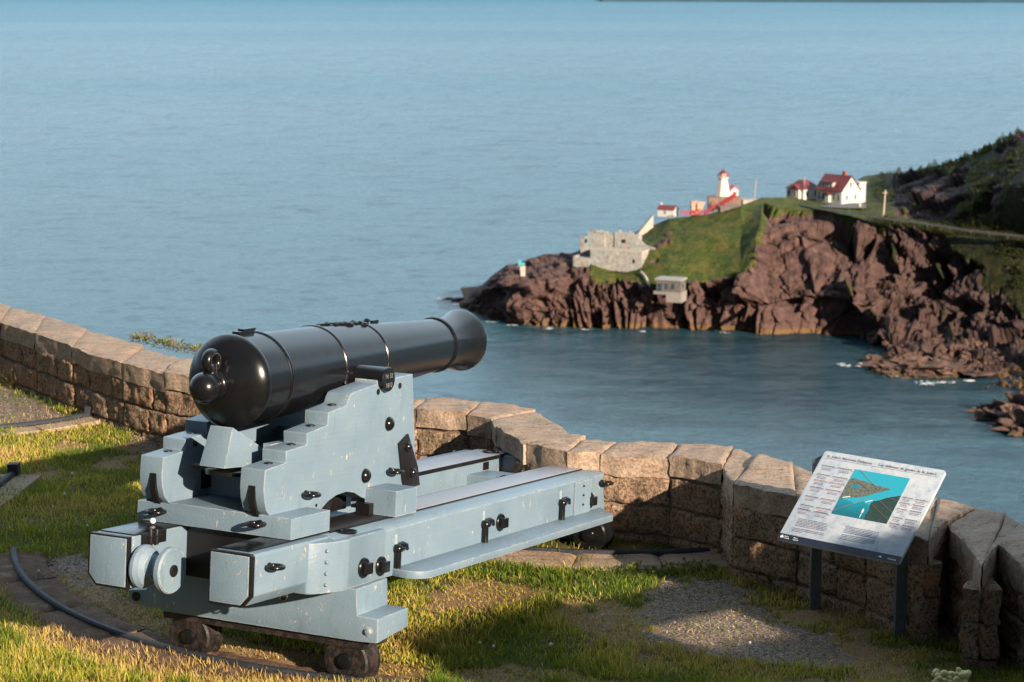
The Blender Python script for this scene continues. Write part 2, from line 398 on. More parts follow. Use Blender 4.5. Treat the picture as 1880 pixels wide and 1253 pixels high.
# ------------------------------------------------------------------ sea, far coast
def build_sea():
    t = NT('sea water'); g = t.n('NewGeometry').outputs['Position']
    a = t.noise(t.map(g, (.27, .40, 1), (0, 0, .30)), 1, 5, .65, .3)
    b = t.noise(t.map(g, (.9, 1.1, 1), (0, 0, -.2)), 1, 4, .6, .2)
    w = t.noise(t.map(g, (.0045, .0045, 1), (0, 0, .2)), 1, 4, .6)
    s = t.noise(t.map(g, (.07, .10, 1), (0, 0, .25)), 1, 4, .6, .5)
    h = t.math('ADD', t.math('MULTIPLY', a, 1.0), t.math('MULTIPLY', b, .40)); h = t.math('ADD', h, t.math('MULTIPLY', s, 1.3))
    rp_ = t.noise(t.map(g, (.035, .075, 1), (0, 0, .30)), 1, 10, .78, .4)
    r2_ = t.noise(t.map(g, (.16, .34, 1), (0, 0, .34)), 1, 6, .7, .6)
    m = t.ramp(t.math('ADD', t.math('MULTIPLY', rp_, .55), t.math('MULTIPLY', r2_, .45)), [(.42, 0.0), (.57, 1.0)])
    col = t.mix(m, (.008, .044, .074), (.054, .145, .200)); col = t.mix(t.ramp(w, [(.35, 0.0), (.65, .35)]), col, (.03, .10, .13))
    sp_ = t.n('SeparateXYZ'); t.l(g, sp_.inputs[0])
    far_blue = t.math('MULTIPLY_ADD', t.math('SUBTRACT', t.noise(t.map(g, (.0004, .0012, 1)), 1, 3, .6), .5), 5000.0, sp_.outputs[1])
    mr = t.n('MapRange'); t.l(far_blue, mr.inputs[0]); mr.inputs[1].default_value = 900; mr.inputs[2].default_value = 12500; mr.interpolation_type = 'SMOOTHERSTEP' if False else 'LINEAR'; far_blue = mr.outputs[0]
    # cove water: dark cliff reflection painted into the colour, surface a little smoother
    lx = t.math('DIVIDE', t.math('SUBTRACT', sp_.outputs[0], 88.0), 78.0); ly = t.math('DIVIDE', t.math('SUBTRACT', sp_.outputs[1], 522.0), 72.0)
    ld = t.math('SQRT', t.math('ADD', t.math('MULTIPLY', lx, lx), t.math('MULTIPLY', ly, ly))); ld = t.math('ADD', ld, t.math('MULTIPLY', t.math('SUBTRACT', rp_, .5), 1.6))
    lr = t.n('MapRange'); t.l(ld, lr.inputs[0]); lr.inputs[1].default_value = 1.45; lr.inputs[2].default_value = .55; cliff_refl = lr.outputs[0]
    col = t.mix(t.math('MULTIPLY', cliff_refl, .85), col, (.006, .026, .034))
    bmp = t.n('Bump'); t.l(h, bmp.inputs['Height']); bmp.inputs['Distance'].default_value = 1.25; t.l(t.math('SUBTRACT', 1.0, t.math('MULTIPLY', cliff_refl, .35)), bmp.inputs['Strength'])
    rg = t.math('MULTIPLY', t.ramp(m, [(0, .42), (1, .14)]), t.math('SUBTRACT', 1.0, t.math('MULTIPLY', cliff_refl, .5)))
    t.set(col, rg, bmp.outputs[0], spec=.5)
    df = t.n('BsdfDiffuse'); df.inputs[0].default_value = (.07, .22, .34, 1); mxs = t.n('MixShader'); t.l(t.math('MULTIPLY', t.math('POWER', far_blue, .8), .92), mxs.inputs[0]); t.l(t.b.outputs[0], mxs.inputs[1]); t.l(df.outputs[0], mxs.inputs[2]);  # flat blue painted in with distance to dim the sky reflection
    d2 = t.n('BsdfDiffuse'); t.l(t.mix(m, (.006, .020, .030), (.030, .066, .088)), d2.inputs[0]); mx2 = t.n('MixShader'); t.l(t.math('MULTIPLY', cliff_refl, .62), mx2.inputs[0]); t.l(mxs.outputs[0], mx2.inputs[1]); t.l(d2.outputs[0], mx2.inputs[2]); t.l(mx2.outputs[0], t.out.inputs[0])  # flat dark tone painted over the cove as the reflected cliffs
    t.b.inputs['IOR'].default_value = 1.5
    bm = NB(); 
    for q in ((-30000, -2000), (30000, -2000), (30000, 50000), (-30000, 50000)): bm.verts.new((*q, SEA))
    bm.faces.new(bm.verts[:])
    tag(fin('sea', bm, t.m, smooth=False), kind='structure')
build_sea()
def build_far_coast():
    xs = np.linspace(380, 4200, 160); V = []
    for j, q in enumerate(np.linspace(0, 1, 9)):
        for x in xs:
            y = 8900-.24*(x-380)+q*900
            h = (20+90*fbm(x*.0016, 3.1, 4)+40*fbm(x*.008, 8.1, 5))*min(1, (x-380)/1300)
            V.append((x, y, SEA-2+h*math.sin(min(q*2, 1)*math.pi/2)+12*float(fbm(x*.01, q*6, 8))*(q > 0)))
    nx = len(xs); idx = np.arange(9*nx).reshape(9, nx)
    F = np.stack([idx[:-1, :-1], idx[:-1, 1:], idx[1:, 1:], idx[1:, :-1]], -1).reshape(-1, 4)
    tag(npmesh('far_hills', V, F, 4, mat_simple('hazed wooded coast', (.02, .075, .11), .9, .3, .01, 0), None, True), kind='structure')  # blue tone paints distance haze onto the hills
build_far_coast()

# ------------------------------------------------------------------ rocky headland
def HP(x, y, h): return Vector(G(x, y, SEA+h))
HEAD = [ # x, waterline y, (y,h) cliff mid, cliff top, slope, crest, skyline
 (838, 562, (561, .1), (560, .2), (559, .3), (558, .3), (557, .2)),
 (858, 570, (564, 1.2), (558, 2), (554, 2.5), (551, 2.8), (548, 2.6)),
 (880, 580, (565, 3), (545, 6), (540, 7), (534, 7.5), (529, 7.5)),
 (905, 588, (560, 5), (532, 8.5), (525, 9.5), (514, 10.8), (505, 11)),
 (930, 594, (560, 6), (525, 11), (512, 12), (498, 13.2), (487, 13.5)),
 (960, 598, (565, 6), (525, 11.5), (512, 12.5), (496, 13.5), (482, 14)),
 (1000, 600, (570, 5), (530, 10.5), (510, 13), (488, 14.5), (466, 15)),
 (1050, 602, (572, 5), (532, 10), (505, 13.5), (480, 15.5), (465, 15.5)),
 (1085, 603, (572, 5), (530, 10.5), (498, 14), (470, 17), (452, 17.5)),
 (1130, 605, (565, 6), (525, 11), (498, 13.6), (470, 16), (446, 19)),
 (1180, 607, (560, 7), (528, 11.2), (498, 14.5), (462, 19), (420, 22.5)),
 (1230, 606, (565, 6), (532, 10.8), (495, 15.5), (440, 22), (401, 26.5)),
 (1300, 606, (560, 7.5), (515, 13.2), (480, 17.5), (430, 24), (394, 28)),
 (1360, 610, (560, 8), (505, 15.2), (470, 19.5), (425, 25), (378, 31)),
 (1400, 613, (545, 10.5), (465, 21), (415, 27.5), (392, 30), (362, 32)),
 (1440, 617, (530, 12.8), (420, 27), (395, 29.7), (380, 30.5), (362, 32)),
 (1500, 622, (530, 13.2), (402, 29.4), (388, 30.2), (374, 30.6), (358, 30)),
 (1560, 622, (540, 12.5), (408, 28.8), (393, 30), (374, 30.6), (343, 31)),
 (1590, 632, (550, 11.5), (412, 28.3), (398, 29.4), (374, 30.2), (322, 31.5)),
 (1620, 668, (560, 9.5), (415, 28), (403, 29), (370, 31), (318, 32.5)),
 (1680, 697, (585, 6.5), (421, 27.6), (409, 28.6), (368, 33), (315, 36.5)),
 (1730, 702, (590, 6), (430, 27), (417, 28), (360, 35), (306, 40)),
 (1780, 706, (600, 5.5), (438, 26.6), (425, 27.6), (355, 37), (288, 43.5)),
 (1830, 716, (608, 5.5), (444, 26.4), (431, 27.3), (345, 39.5), (266, 47.5)),
 (1880, 730, (615, 5.5), (449, 26.2), (437, 27), (335, 42.5), (240, 52)),
 (1960, 760, (630, 5.5), (462, 25), (450, 26), (360, 40), (236, 54)),
 (2100, 820, (660, 5), (500, 22), (488, 23), (410, 34), (300, 46)),
 (2400, 900, (700, 5), (580, 16), (565, 17), (480, 26), (400, 34))]
def head_grid(nx=760):
    xs = np.concatenate([np.linspace(838, 1890, nx-60), np.linspace(1892, 2400, 60)])
    kx = [h[0] for h in HEAD]
    rows = []
    yw = np.interp(xs, kx, [h[1] for h in HEAD])
    def P(ya, ha):
        out = np.array([G(x, y, SEA+h) for x, y, h in zip(xs, ya, ha)]); return out
    rows.append(P(yw, np.zeros(nx)))
    for i in range(2, 7):
        rows.append(P(np.interp(xs, kx, [h[i][0] for h in HEAD]), np.interp(xs, kx, [h[i][1] for h in HEAD])))
    r0 = rows[0].copy(); r0[:, 1] -= 3; r0[:, 2] = SEA-3
    sk = rows[-1]
    b1 = sk.copy(); b1[:, 1] += 14; b1[:, 2] -= 1.5+.03*(sk[:, 2]-SEA)
    b2 = sk.copy(); b2[:, 1] += 34; b2[:, 2] = SEA+(sk[:, 2]-SEA)*.45
    b3 = sk.copy(); b3[:, 1] += 52; b3[:, 2] = SEA-3
    return xs, [r0]+rows+[b1, b2, b3]
def facet(x, y, z, sx, sy, sz, amp, slope, crack):
    """broken planar faces: each cell of rock gets its own tilt and setback, with a crack at its edge"""
    d, pts = mn.voronoi(Vector((x*sx, y*sy, z*sz))); c = pts[0]
    h1 = mn.cell(c*7.13+Vector((.5, .5, .5)))*2-1; h2 = mn.cell(c*5.7+Vector((9.5, .5, .5)))*2-1; h3 = mn.cell(c*6.1+Vector((.5, 9.5, .5)))*2-1
    dx = x-c.x/sx; dz = z-c.z/sz
    return amp*h1+slope*(h2*dx*.9+h3*dz*.55)-crack*max(0, 1-(d[1]-d[0])*9)
def build_headland():
    xs, rows = head_grid()
    counts = [5, 46, 46, 22, 20, 26, 6, 8, 8]
    V = []; R = []
    for k in range(len(rows)-1):
        n = counts[k]
        for i in range(n):
            q = i/n; V.append(rows[k]*(1-q)+rows[k+1]*q); R.append(k+q)
    V.append(rows[-1]); R.append(len(rows)-1)
    A = np.array(V); R = np.array(R); nr, nx = A.shape[:2]
    # smooth profile kinks a little
    for _ in range(3): A[1:-1] = .5*A[1:-1]+.25*(A[:-2]+A[2:])
    XS = np.broadcast_to(xs, (nr, nx)); RR_ = np.broadcast_to(R[:, None], (nr, nx))
    # rock / grass cover
    u = XS; nz = fbm(XS*.03, RR_*2.6, 41); nz2 = fbm(XS*.09, RR_*6, 45)
    kx = [838, 1075, 1085, 1170, 1185, 1225, 1270, 1385, 1402, 1450, 1600, 1700, 1760, 1840, 1900, 2400]
    lo = [9, 9, 3.45, 3.2, 3.0, 3.1, 2.95, 3.0, 5.5, 4.6, 3.25, 3.1, 2.7, 2.35, 2.2, 2.2]
    lo = np.interp(xs, kx, lo)[None, :]+.5*(nz-.5)
    g = sst(lo-.05, lo+.12, RR_)
    # gullies with grass in the big cliffs, rock outcrops on the right hill and on the slope
    g = np.maximum(g, sst(1440, 1560, XS)*(RR_ > 1.7)*sst(.68, .74, fbm(XS*.026+RR_*.9, RR_*1.4, 51)))
    rockhill = (XS > 1640)*(RR_ > 4.15)*(RR_ < 5.9)*sst(.40, .47, fbm(XS*.02-RR_*.5, RR_*1.3, 61))
    g = g*(1-rockhill)
    g = g*(1-((XS > 1185)*(XS < 1235)*sst(.5, .6, nz)*(RR_ > 4.3)*(RR_ < 5.4)))
    rock = 1-g
    # displacement
    out = np.zeros_like(A); nrm = np.zeros_like(A)
    du = np.gradient(A, axis=1); dv = np.gradient(A, axis=0); nrm = np.cross(du, dv)
    nrm /= (np.linalg.norm(nrm, axis=2, keepdims=True)+1e-9)
    flat = A.reshape(-1, 3); D = np.zeros(len(flat))
    rk = rock.ravel(); rr = RR_.ravel(); xx = XS.ravel()
    for i, (p, q) in enumerate(zip(flat, rr)):
        if q < .05 or q > 6.6: continue
        if rk[i] > .03:
            x, y, z = p[0], p[1], p[2]
            nz0 = .25*mn.noise(Vector((x*.9, y*.9, z*.6)))+.12*mn.noise(Vector((x*2.6, y*2.6, z*1.8)))
            if xx[i] < 1390:     # blocks at the tip, tall columns further in
                tip = 1-min(1, max(0, (xx[i]-1040)/110))
                a1 = facet(x, y, z, .20-.02*tip, .15, .035+.12*tip, 1.3, .34, 1.0+.1*tip)
                a2 = facet(x+31, y, z, .50, .35, .10+.14*tip, .55, .25, .5)
                cl_ = mn.noise(Vector((x*.085+3, 2.2, z*.010))); gap = max(-5.0, -18*max(0, cl_-.30))*(1-tip)
                D[i] = (a1+a2+mn.noise(Vector((x*.05, y*.05, z*.05+4)))*2.6+gap)*(.6 if xx[i] < 950 else 1.0)+nz0
            elif xx[i] < 1610:
                zz = z-x*.35
                a1 = facet(x, y, zz, .060, .055, .036, 2.2, .28, 1.0)
                a2 = facet(x+17, y, zz, .15, .12, .070, .5, .15, .6)
                a3 = facet(x+5, y, z, .45, .35, .22, .22, .14, .25)
                D[i] = a1+a2+a3+mn.noise(Vector((x*.035, y*.05, z*.03)))*4.0+nz0
            else:
                s_ = .16 if q < 2.3 else .075
                a1 = facet(x, y, z, s_, s_, s_*.8, 1.6, .34, .8)
                a2 = facet(x+17, y, z, s_*2.6, s_*2.4, s_*2.2, .8, .35, .6)
                a3 = facet(x+5, y, z, .8, .7, .6, .28, .3, .2)
                D[i] = a1+a2+a3+mn.noise(Vector((x*.04, y*.04, z*.04)))*3.0+nz0
            D[i] *= rk[i]
            if q > 3.6: D[i] *= .55
            if q < 1.15: D[i] *= (.5+.5*min(1, q/1.15))
    D = D.reshape(nr, nx)
    D = D+(1-rock)*(1.1*(fbm(A[..., 0]*.12, A[..., 1]*.12, 71)-.5)+.5*(fbm(A[..., 0]*.6, A[..., 1]*.6, 75)-.5))*np.where((XS > 1430) & (XS < 1600) & (RR_ > 3.2), .15, 1)
    horiz = nrm*np.array([1, 1, .55]); A = A+horiz*D[..., None]
    # road bench
    idx = np.arange(nr*nx).reshape(nr, nx)
    F = np.stack([idx[:-1, :-1], idx[:-1, 1:], idx[1:, 1:], idx[1:, :-1]], -1).reshape(-1, 4)
    t = NT('red brown cliff rock and turf'); c = t.n('NewGeometry').outputs['Position']
    ga = t.n('Attribute', attribute_name='grass').outputs['Fac']
    ti = t.n('Attribute', attribute_name='tide').outputs['Fac']
    wi = t.n('Attribute', attribute_name='wild').outputs['Fac']
    n = t.noise(c, .35, 6, .7); n2 = t.noise(t.map(c, (1.1, 1.1, .3)), 1.0, 6, .7); n3 = t.noise(c, 2.2, 5, .7)
    rock_ = t.ramp(n, [(.3, (.042, .025, .026)), (.5, (.098, .058, .053)), (.7, (.165, .105, .092))])
    rock_ = t.mix(t.ramp(n2, [(.5, 0.0), (.72, .75)]), rock_, (.055, .042, .040))
    rock_ = t.mix(t.ramp(n3, [(.55, 0.0), (.8, .55)]), rock_, (.19, .13, .105))
    gr = t.ramp(t.noise(c, .28, 6, .7), [(.3, (.024, .046, .010)), (.45, (.055, .086, .016)), (.58, (.105, .105, .026)), (.75, (.135, .095, .036))])
    gr2 = t.ramp(t.noise(c, .5, 7, .75), [(.3, (.008, .013, .007)), (.5, (.022, .026, .010)), (.7, (.060, .050, .018))])
    gr = t.mix(wi, gr, gr2)
    lump = t.noise(c, .9, 7, .8)
    gr = t.mix(t.ramp(lump, [(.45, 0.0), (.62, .6)]), gr, (.014, .022, .008))
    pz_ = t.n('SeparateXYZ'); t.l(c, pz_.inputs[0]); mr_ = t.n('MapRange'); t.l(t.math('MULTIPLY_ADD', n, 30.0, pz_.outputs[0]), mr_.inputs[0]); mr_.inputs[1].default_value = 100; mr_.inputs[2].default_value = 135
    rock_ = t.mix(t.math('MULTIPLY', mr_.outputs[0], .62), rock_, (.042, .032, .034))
    edge = t.math('ADD', ga, t.math('MULTIPLY', t.math('SUBTRACT', n3, .5), .8))
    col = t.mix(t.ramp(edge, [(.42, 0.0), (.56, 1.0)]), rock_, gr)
    col = t.mix(t.math('MULTIPLY', t.ramp(t.math('ADD', ti, t.math('MULTIPLY', t.math('SUBTRACT', n3, .5), .8)), [(.45, 0.0), (.6, 1.0)]), .8), col, (.155, .095, .035))
    t.set(col, .85, t.bump(t.math('ADD', n2, t.math('MULTIPLY', n3, .6)), .9, .6), spec=.2)
    hh = A[..., 2]-SEA
    tide = (1-sst(.7, 1.9, hh))*sst(.1, .35, hh)
    wild = sst(1560, 1640, XS)*np.ones_like(RR_)
    wild = np.maximum(wild, (XS > 1390)*(RR_ < 3.6)*.5)
    wild = np.where((XS < 1720) & (XS > 1560) & (RR_ > 4.0) & (RR_ < 5.0), .25, wild)
    o = npmesh('headland', A.reshape(-1, 3), F, 4, t.m, {'grass': ('FLOAT', g.ravel()), 'tide': ('FLOAT', tide.ravel()), 'wild': ('FLOAT', wild.ravel())}, True)
    tag(o, kind='structure')
    return t.m
ROCKM = build_headland()

def blob_rock(name, c, r, sz, seed, mat, parent=None, sub=4, amp=.35):
    bm = NB(); bmesh.ops.create_icosphere(bm, subdivisions=sub, radius=1)
    for v_ in bm.verts:
        p = v_.co.copy(); d, _ = mn.voronoi(p*1.3+Vector((seed, 3, 1)))
        k = 1+amp*mn.noise(p*1.1+Vector((seed, 0, 0)))+.16*(mn.cell(_[0]*7.3)*2-1)+.08*mn.noise(p*5+Vector((0, seed, 0)))
        v_.co = Vector((p.x*sz[0]*k*r, p.y*sz[1]*k*r, p.z*sz[2]*k*r))
    o = fin(name, bm, mat, parent, smooth=False); o.location = c
    return o
ROCK2 = NT('wet shore rock')
def _r2():
    t = ROCK2; c = t.n('NewGeometry').outputs['Position']; n = t.noise(c, .8, 6, .7)
    z = t.n('SeparateXYZ'); t.l(c, z.inputs[0]); hz = t.math('SUBTRACT', z.outputs[2], SEA)
    col = t.ramp(n, [(.3, (.045, .028, .026)), (.55, (.10, .062, .050)), (.75, (.17, .115, .098))])
    low = t.ramp(t.math('MULTIPLY_ADD', n, 1.2, t.math('MULTIPLY', hz, .35)), [(.55, 1.0), (1.0, 0.0)])
    col = t.mix(low, col, (.075, .05, .022))
    t.set(col, .8, t.bump(n, .8, .4), spec=.3)
_r2()
# boulders of the shore and the rock shelf, single rocks
def shore_rocks():
    random.seed(5)
    spots = [(1608, 622, 1.2, 3.0, (1.1, .8, .85)), (1585, 616, .6, 1.5, (1.5, .8, .6))]
    for i in range(110):
        t = random.random(); x = rnd(1625, 1850); y = rnd(590, 690)
        spots.append((x, y, .5+(690-y)*.035, rnd(.5, 1.6), (rnd(.9, 1.6), rnd(.7, 1.1), rnd(.5, .9))))
    for i in range(14): spots.append((rnd(1600, 1700), rnd(655, 690), rnd(.5, 1.2), rnd(.6, 1.2), (1.5, .9, .5)))
    base = None
    protos = []
    for k in range(5):
        protos.append(blob_rock('shore_rock', (0, 0, 0), 1, (1, 1, 1), k*7.3, ROCK2.m, None, 3, .5))
    for i, (x, y, h, r, sz) in enumerate(spots):
        o = protos[i] if i < 5 else protos[i % 5].copy()
        if i >= 5: COL.objects.link(o)
        o.location = HP(x, y, h); o.scale = (r*sz[0], r*sz[1], r*sz[2]); o.rotation_euler = (rnd(-.4, .4), rnd(-.4, .4), rnd(0, 6))
        lab = 'pinkish angular boulder among the tumbled rocks on the shore of the cove'
        if i == 0: lab = 'largest pale striped boulder at the left end of the cove rubble'
        tag(o, lab, 'boulder', 'tumbled boulders on the cove shore' if i else None)
shore_rocks()
def outcrop(name, pts, label, seed, cat='rock'):
    """low rock shelf built from a ridge of lumps joined in one mesh"""
    bm = NB()
    for k, (x, y, h, r, sz) in enumerate(pts):
        c = HP(x, y, h); tmp = NB(); bmesh.ops.create_icosphere(tmp, subdivisions=4, radius=1)
        for v_ in tmp.verts:
            p = v_.co.copy(); d, _ = mn.voronoi(p*1.7+Vector((seed+k, 3, 1)))
            kk = 1+.45*mn.noise(p*1.3+Vector((seed+k*3, 0, 0)))+.22*(mn.cell(_[0]*7.3)*2-1)+.12*(mn.cell(mn.voronoi(p*4.2)[1][0]*5.1)*2-1)+.1*mn.noise(p*7+Vector((0, seed, k)))
            v_.co = Vector((p.x*sz[0]*kk*r, p.y*sz[1]*kk*r, p.z*sz[2]*kk*r))+c
        me = bpy.data.meshes.new('t'); tmp.to_mesh(me); tmp.free(); bm.from_mesh(me); bpy.data.meshes.remove(me)
    return tag(fin(name, bm, ROCK2.m, None, smooth=False), label, cat)
outcrop('rock_shelf', [(1640, 678, .3, 4, (2.2, 1.2, .45)), (1680, 682, .6, 4.4, (2.0, 1.3, .55)), (1725, 680, .8, 4, (2.2, 1.4, .55)), (1610, 664, .2, 3, (1.6, 1, .5)), (1770, 684, .6, 4, (2, 1.5, .45)), (1668, 668, 1.2, 3, (1.8, 1.2, .6))],
        'low orange brown rock shelf with foam at its foot in the cove', 3, 'rock')
outcrop('sea_rock', [(1850, 772, .3, 5, (1.3, 1.1, .8)), (1820, 752, .2, 3.6, (1.3, 1, .6)), (1885, 790, .3, 5.4, (1.3, 1.2, .9)), (1905, 765, .5, 6, (1.2, 1.2, 1.0))],
        'dark orange brown rock in the water below the cove', 8, 'rock')
outcrop('skerry', [(835, 551, .1, 1.6, (2.4, 1, .35)), (822, 549, 0, 1.0, (2, 1, .35)), (846, 553, .2, 1.5, (1.6, 1, .5))],
        'low dark skerry off the tip of the headland', 12, 'rock')

# foam on the water
def build_foam():
    random.seed(9); V = []; F = []
    def patch(x, y, rx, ry, n):
        c = HP(x, y, .12)
        for i in range(n):
            a = rnd(0, 6.283); q = math.sqrt(random.random()); px = c.x+math.cos(a)*rx*q; py = c.y+math.sin(a)*ry*q
            s = rnd(.15, .7)*(1.2-q); b = len(V)
            k = 7
            for j in range(k):
                t = 6.283*j/k; V.append((px+math.cos(t)*s*rnd(.9, 2.2), py+math.sin(t)*s*rnd(.6, 1.4), SEA+.10+i*.0006))
            F.append([b+j for j in range(k)])
    for p in ((905, 591, 2.5, 1.2, 14), (945, 597, 3, 1, 12), (1075, 605, 2, 1, 8), (1180, 609, 2, 1, 8), (1330, 611, 2, 1, 6), (1640, 690, 3, 1.5, 20), (1735, 702, 3, 1.5, 16), (812, 549, 2, 4, 45), (822, 553, 5, 3, 30), (840, 559, 3, 2, 14), (1008, 603, 1.5, 2, 12), (1592, 668, 2.2, 3, 40), (1560, 671, 3.4, 2.5, 26), (1605, 676, 4, 1.5, 18), (1611, 653, 1.8, 2, 16), (1700, 703, 3, 3, 34), (1780, 699, 1.6, 2, 12), (1795, 752, 1.0, 4, 24), (1808, 765, 1.6, 3, 16), (1830, 783, 2.5, 2.5, 12), (1540, 668, 2, 1, 8)):
        patch(*p)
    me = bpy.data.meshes.new('sea_foam'); me.from_pydata(V, [], F); o = bpy.data.objects.new('sea_foam', me); COL.objects.link(o)
    me.materials.append(mat_simple('white foam', (.75, .78, .80), .8, .1, 3, 0))
    tag(o, kind='stuff', label='white foam where waves break on the rocks', cat='foam')
build_foam()

# ------------------------------------------------------------------ buildings on the headland
WHITE = mat_simple('white painted boards', (.50, .50, .49), .6, .06, .8, 0)
RED = mat_simple('red roof paint', (.125, .022, .025), .55, .2, 1.5, 0)
RED2 = mat_simple('bright red paint', (.38, .03, .045), .5, .12, 1.5, 0)
GLASS = mat_simple('dark window glass', (.03, .06, .09), .15, .3, 1, 0)
CONC = None
def mat_conc(name, graffiti=True):
    t = NT(name); c = t.coord(); n = t.noise(c, .9, 6, .7); n2 = t.noise(t.map(c, (1, 1, .35)), 1.6, 5, .7)
    col = t.ramp(n, [(.3, (.20, .19, .175)), (.55, (.34, .33, .32)), (.75, (.43, .425, .415))])
    col = t.mix(t.ramp(n2, [(.55, 0.0), (.7, .6)]), col, (.14, .11, .10))
    if graffiti:
        v1 = t.noise(c, .55, 3, .6, 1.5); vc = t.vor(c, .8, out='Color')
        hue = t.ramp(t.n('SeparateColor').outputs[0], [(0, (1, 1, 1)), (1, (1, 1, 1))])
        sc = t.n('SeparateColor'); t.l(vc, sc.inputs[0])
        hue = t.ramp(sc.outputs[0], [(0, (.10, .30, .40)), (.3, (.26, .42, .50)), (.48, (.28, .12, .11)), (.6, (.48, .46, .45)), (.82, (.12, .14, .20)), (1, (.36, .25, .22))], 'CONSTANT')
        col = t.mix(t.ramp(v1, [(.54, 0.0), (.58, .5)]), col, hue)
    return t.set(col, .85, t.bump(n2, .4, .05), spec=.2)
CONC = mat_conc('weathered concrete', False); GRAF = mat_conc('painted over concrete', True)
def rotz(loc, a): return Matrix.Translation(loc) @ Matrix.Rotation(a, 4, 'Z')
def gable(parent, w, d, h, rh, ov=.35, cx=0, cy=0, axis='x', wall=WHITE, roof=RED, thick=.18):
    """walls with gable ends and a pitched roof; ridge along axis"""
    bm = NB()
    if axis == 'x': prism(bm, [(cy-d/2, 0), (cy+d/2, 0), (cy+d/2, h), (cy, h+rh), (cy-d/2, h)], cx-w/2, cx+w/2, 'x')
    else: prism(bm, [(cx-w/2, 0), (cx+w/2, 0), (cx+w/2, h), (cx, h+rh), (cx-w/2, h)], cy-d/2, cy+d/2, 'y')
    wo = fin('wall', bm, wall, parent, smooth=False)
    bm = NB(); half = (d if axis == 'x' else w)/2; c0 = cy if axis == 'x' else cx
    sl = rh/half; e = half+ov; z0 = h-ov*sl
    pts = [(c0-e, z0+.03), (c0, h+rh+.03), (c0+e, z0+.03), (c0+e, z0+.03+thick), (c0, h+rh+.03+thick*1.2), (c0-e, z0+.03+thick)]
    a, b = (cx-w/2-ov, cx+w/2+ov) if axis == 'x' else (cy-d/2-ov, cy+d/2+ov)
    prism(bm, pts, a, b, axis)
    ro = fin('roof', bm, roof, parent, smooth=False)
    return wo, ro
def window(parent, x, y, z, w, h, side, M_=WHITE):
    """side: 'f' facing -y, 'r' facing +x"""
    bm = NB(); g = NB(); t = .07
    if side == 'f':
        box(g, x-w/2, x+w/2, y-.05, y+.05, z, z+h)
        for a in ((x-w/2-t, x-w/2, z-t, z+h+t), (x+w/2, x+w/2+t, z-t, z+h+t), (x-w/2, x+w/2, z+h, z+h+t), (x-w/2, x+w/2, z-t, z), (x-w/2, x+w/2, z+h/2-.03, z+h/2+.03)):
            box(bm, a[0], a[1], y-.09, y+.02, a[2], a[3])
    else:
        box(g, x-.05, x+.05, y-w/2, y+w/2, z, z+h)
        for a in ((y-w/2-t, y-w/2, z-t, z+h+t), (y+w/2, y+w/2+t, z-t, z+h+t), (y-w/2, y+w/2, z+h, z+h+t), (y-w/2, y+w/2, z-t, z), (y-w/2, y+w/2, z+h/2-.03, z+h/2+.03)):
            box(bm, x-.02, x+.09, a[0], a[1], a[2], a[3])
    f = fin('window', bm, M_, parent, smooth=False); fin('pane', g, GLASS, f, smooth=False)
# lighthouse
def lighthouse():
    base = HP(1327, 362, 31.6)
    o = empty('lighthouse', mat=rotz(base, .35)); tag(o, 'white tapered lighthouse with red lantern roof on the headland', 'lighthouse')
    bm = NB(); lathe(bm, [(-1.5, 2.55), (0, 2.5), (5.3, 1.25)], (0, 0, 0), (0, 0, 1), 8); fin('tower', bm, WHITE, o, smooth=False)
    bm = NB(); lathe(bm, [(5.25, 1.3), (5.5, 1.75), (5.75, 1.8), (5.8, 1.75)], (0, 0, 0), (0, 0, 1), 8); fin('gallery', bm, WHITE, o, smooth=False)
    bm = NB()
    for k in range(8):
        a = math.pi*2*k/8; tube(bm, [(1.7*math.cos(a), 1.7*math.sin(a), 5.8), (1.7*math.cos(a), 1.7*math.sin(a), 6.75)], .07, 5)
    torus(bm, (0, 0, 6.75), (0, 0, 1), 1.7, .07, 16, 5); torus(bm, (0, 0, 6.3), (0, 0, 1), 1.7, .05, 16, 5); fin('railing', bm, RED2, o, smooth=False)
    bm = NB(); lathe(bm, [(5.8, .95), (7.0, .95)], (0, 0, 0), (0, 0, 1), 8); l = fin('lantern_room', bm, WHITE, o, smooth=False)
    bm = NB(); lathe(bm, [(7.0, 1.18), (7.25, 1.2), (7.75, .55), (8.0, .2), (8.1, .22), (8.35, .05)], (0, 0, 0), (0, 0, 1), 8); fin('roof', bm, RED, o, smooth=False)
    bm = NB(); lathe(bm, [(6.95, 1.02), (7.05, 1.15)], (0, 0, 0), (0, 0, 1), 8); lathe(bm, [(7.01, 1.15), (7.3, 1.22)], (0, 0, 0), (0, 0, 1), 8); fin('lantern_band', bm, RED2, o, smooth=False)
    p = empty('porch', (0, 0, 0)); p.parent = o; 
    gable(o, 2.4, 2.2, 2.0, .9, .2, 3.2, -.2, 'y', WHITE, RED2, .35)
    bm = NB(); box(bm, 2.7, 3.3, -1.4, -1.28, 0, 1.7); fin('door', bm, RED2, o, smooth=False)
    bpy.data.objects.remove(p)
    for z in (1.0, 3.2):
        bm = NB(); box(bm, 1.2 if z > 3 else 1.85, 1.85 if z > 3 else 2.2, -.35, .35, z, z+.8); fin('window', bm, RED2, o, smooth=False)
lighthouse()
def simple_block(name, pts, z0, z1, mat, label, cat, extra=None):
    o = empty(name, loc=(pts[0][0], pts[0][1], z0)); tag(o, label, cat)
    bm = NB(); prism(bm, [(p[0]-pts[0][0], p[1]-pts[0][1]) for p in pts], 0, z1-z0, 'z'); fin('wall', bm, mat, o, smooth=False)
    if extra: extra(o)
    return o
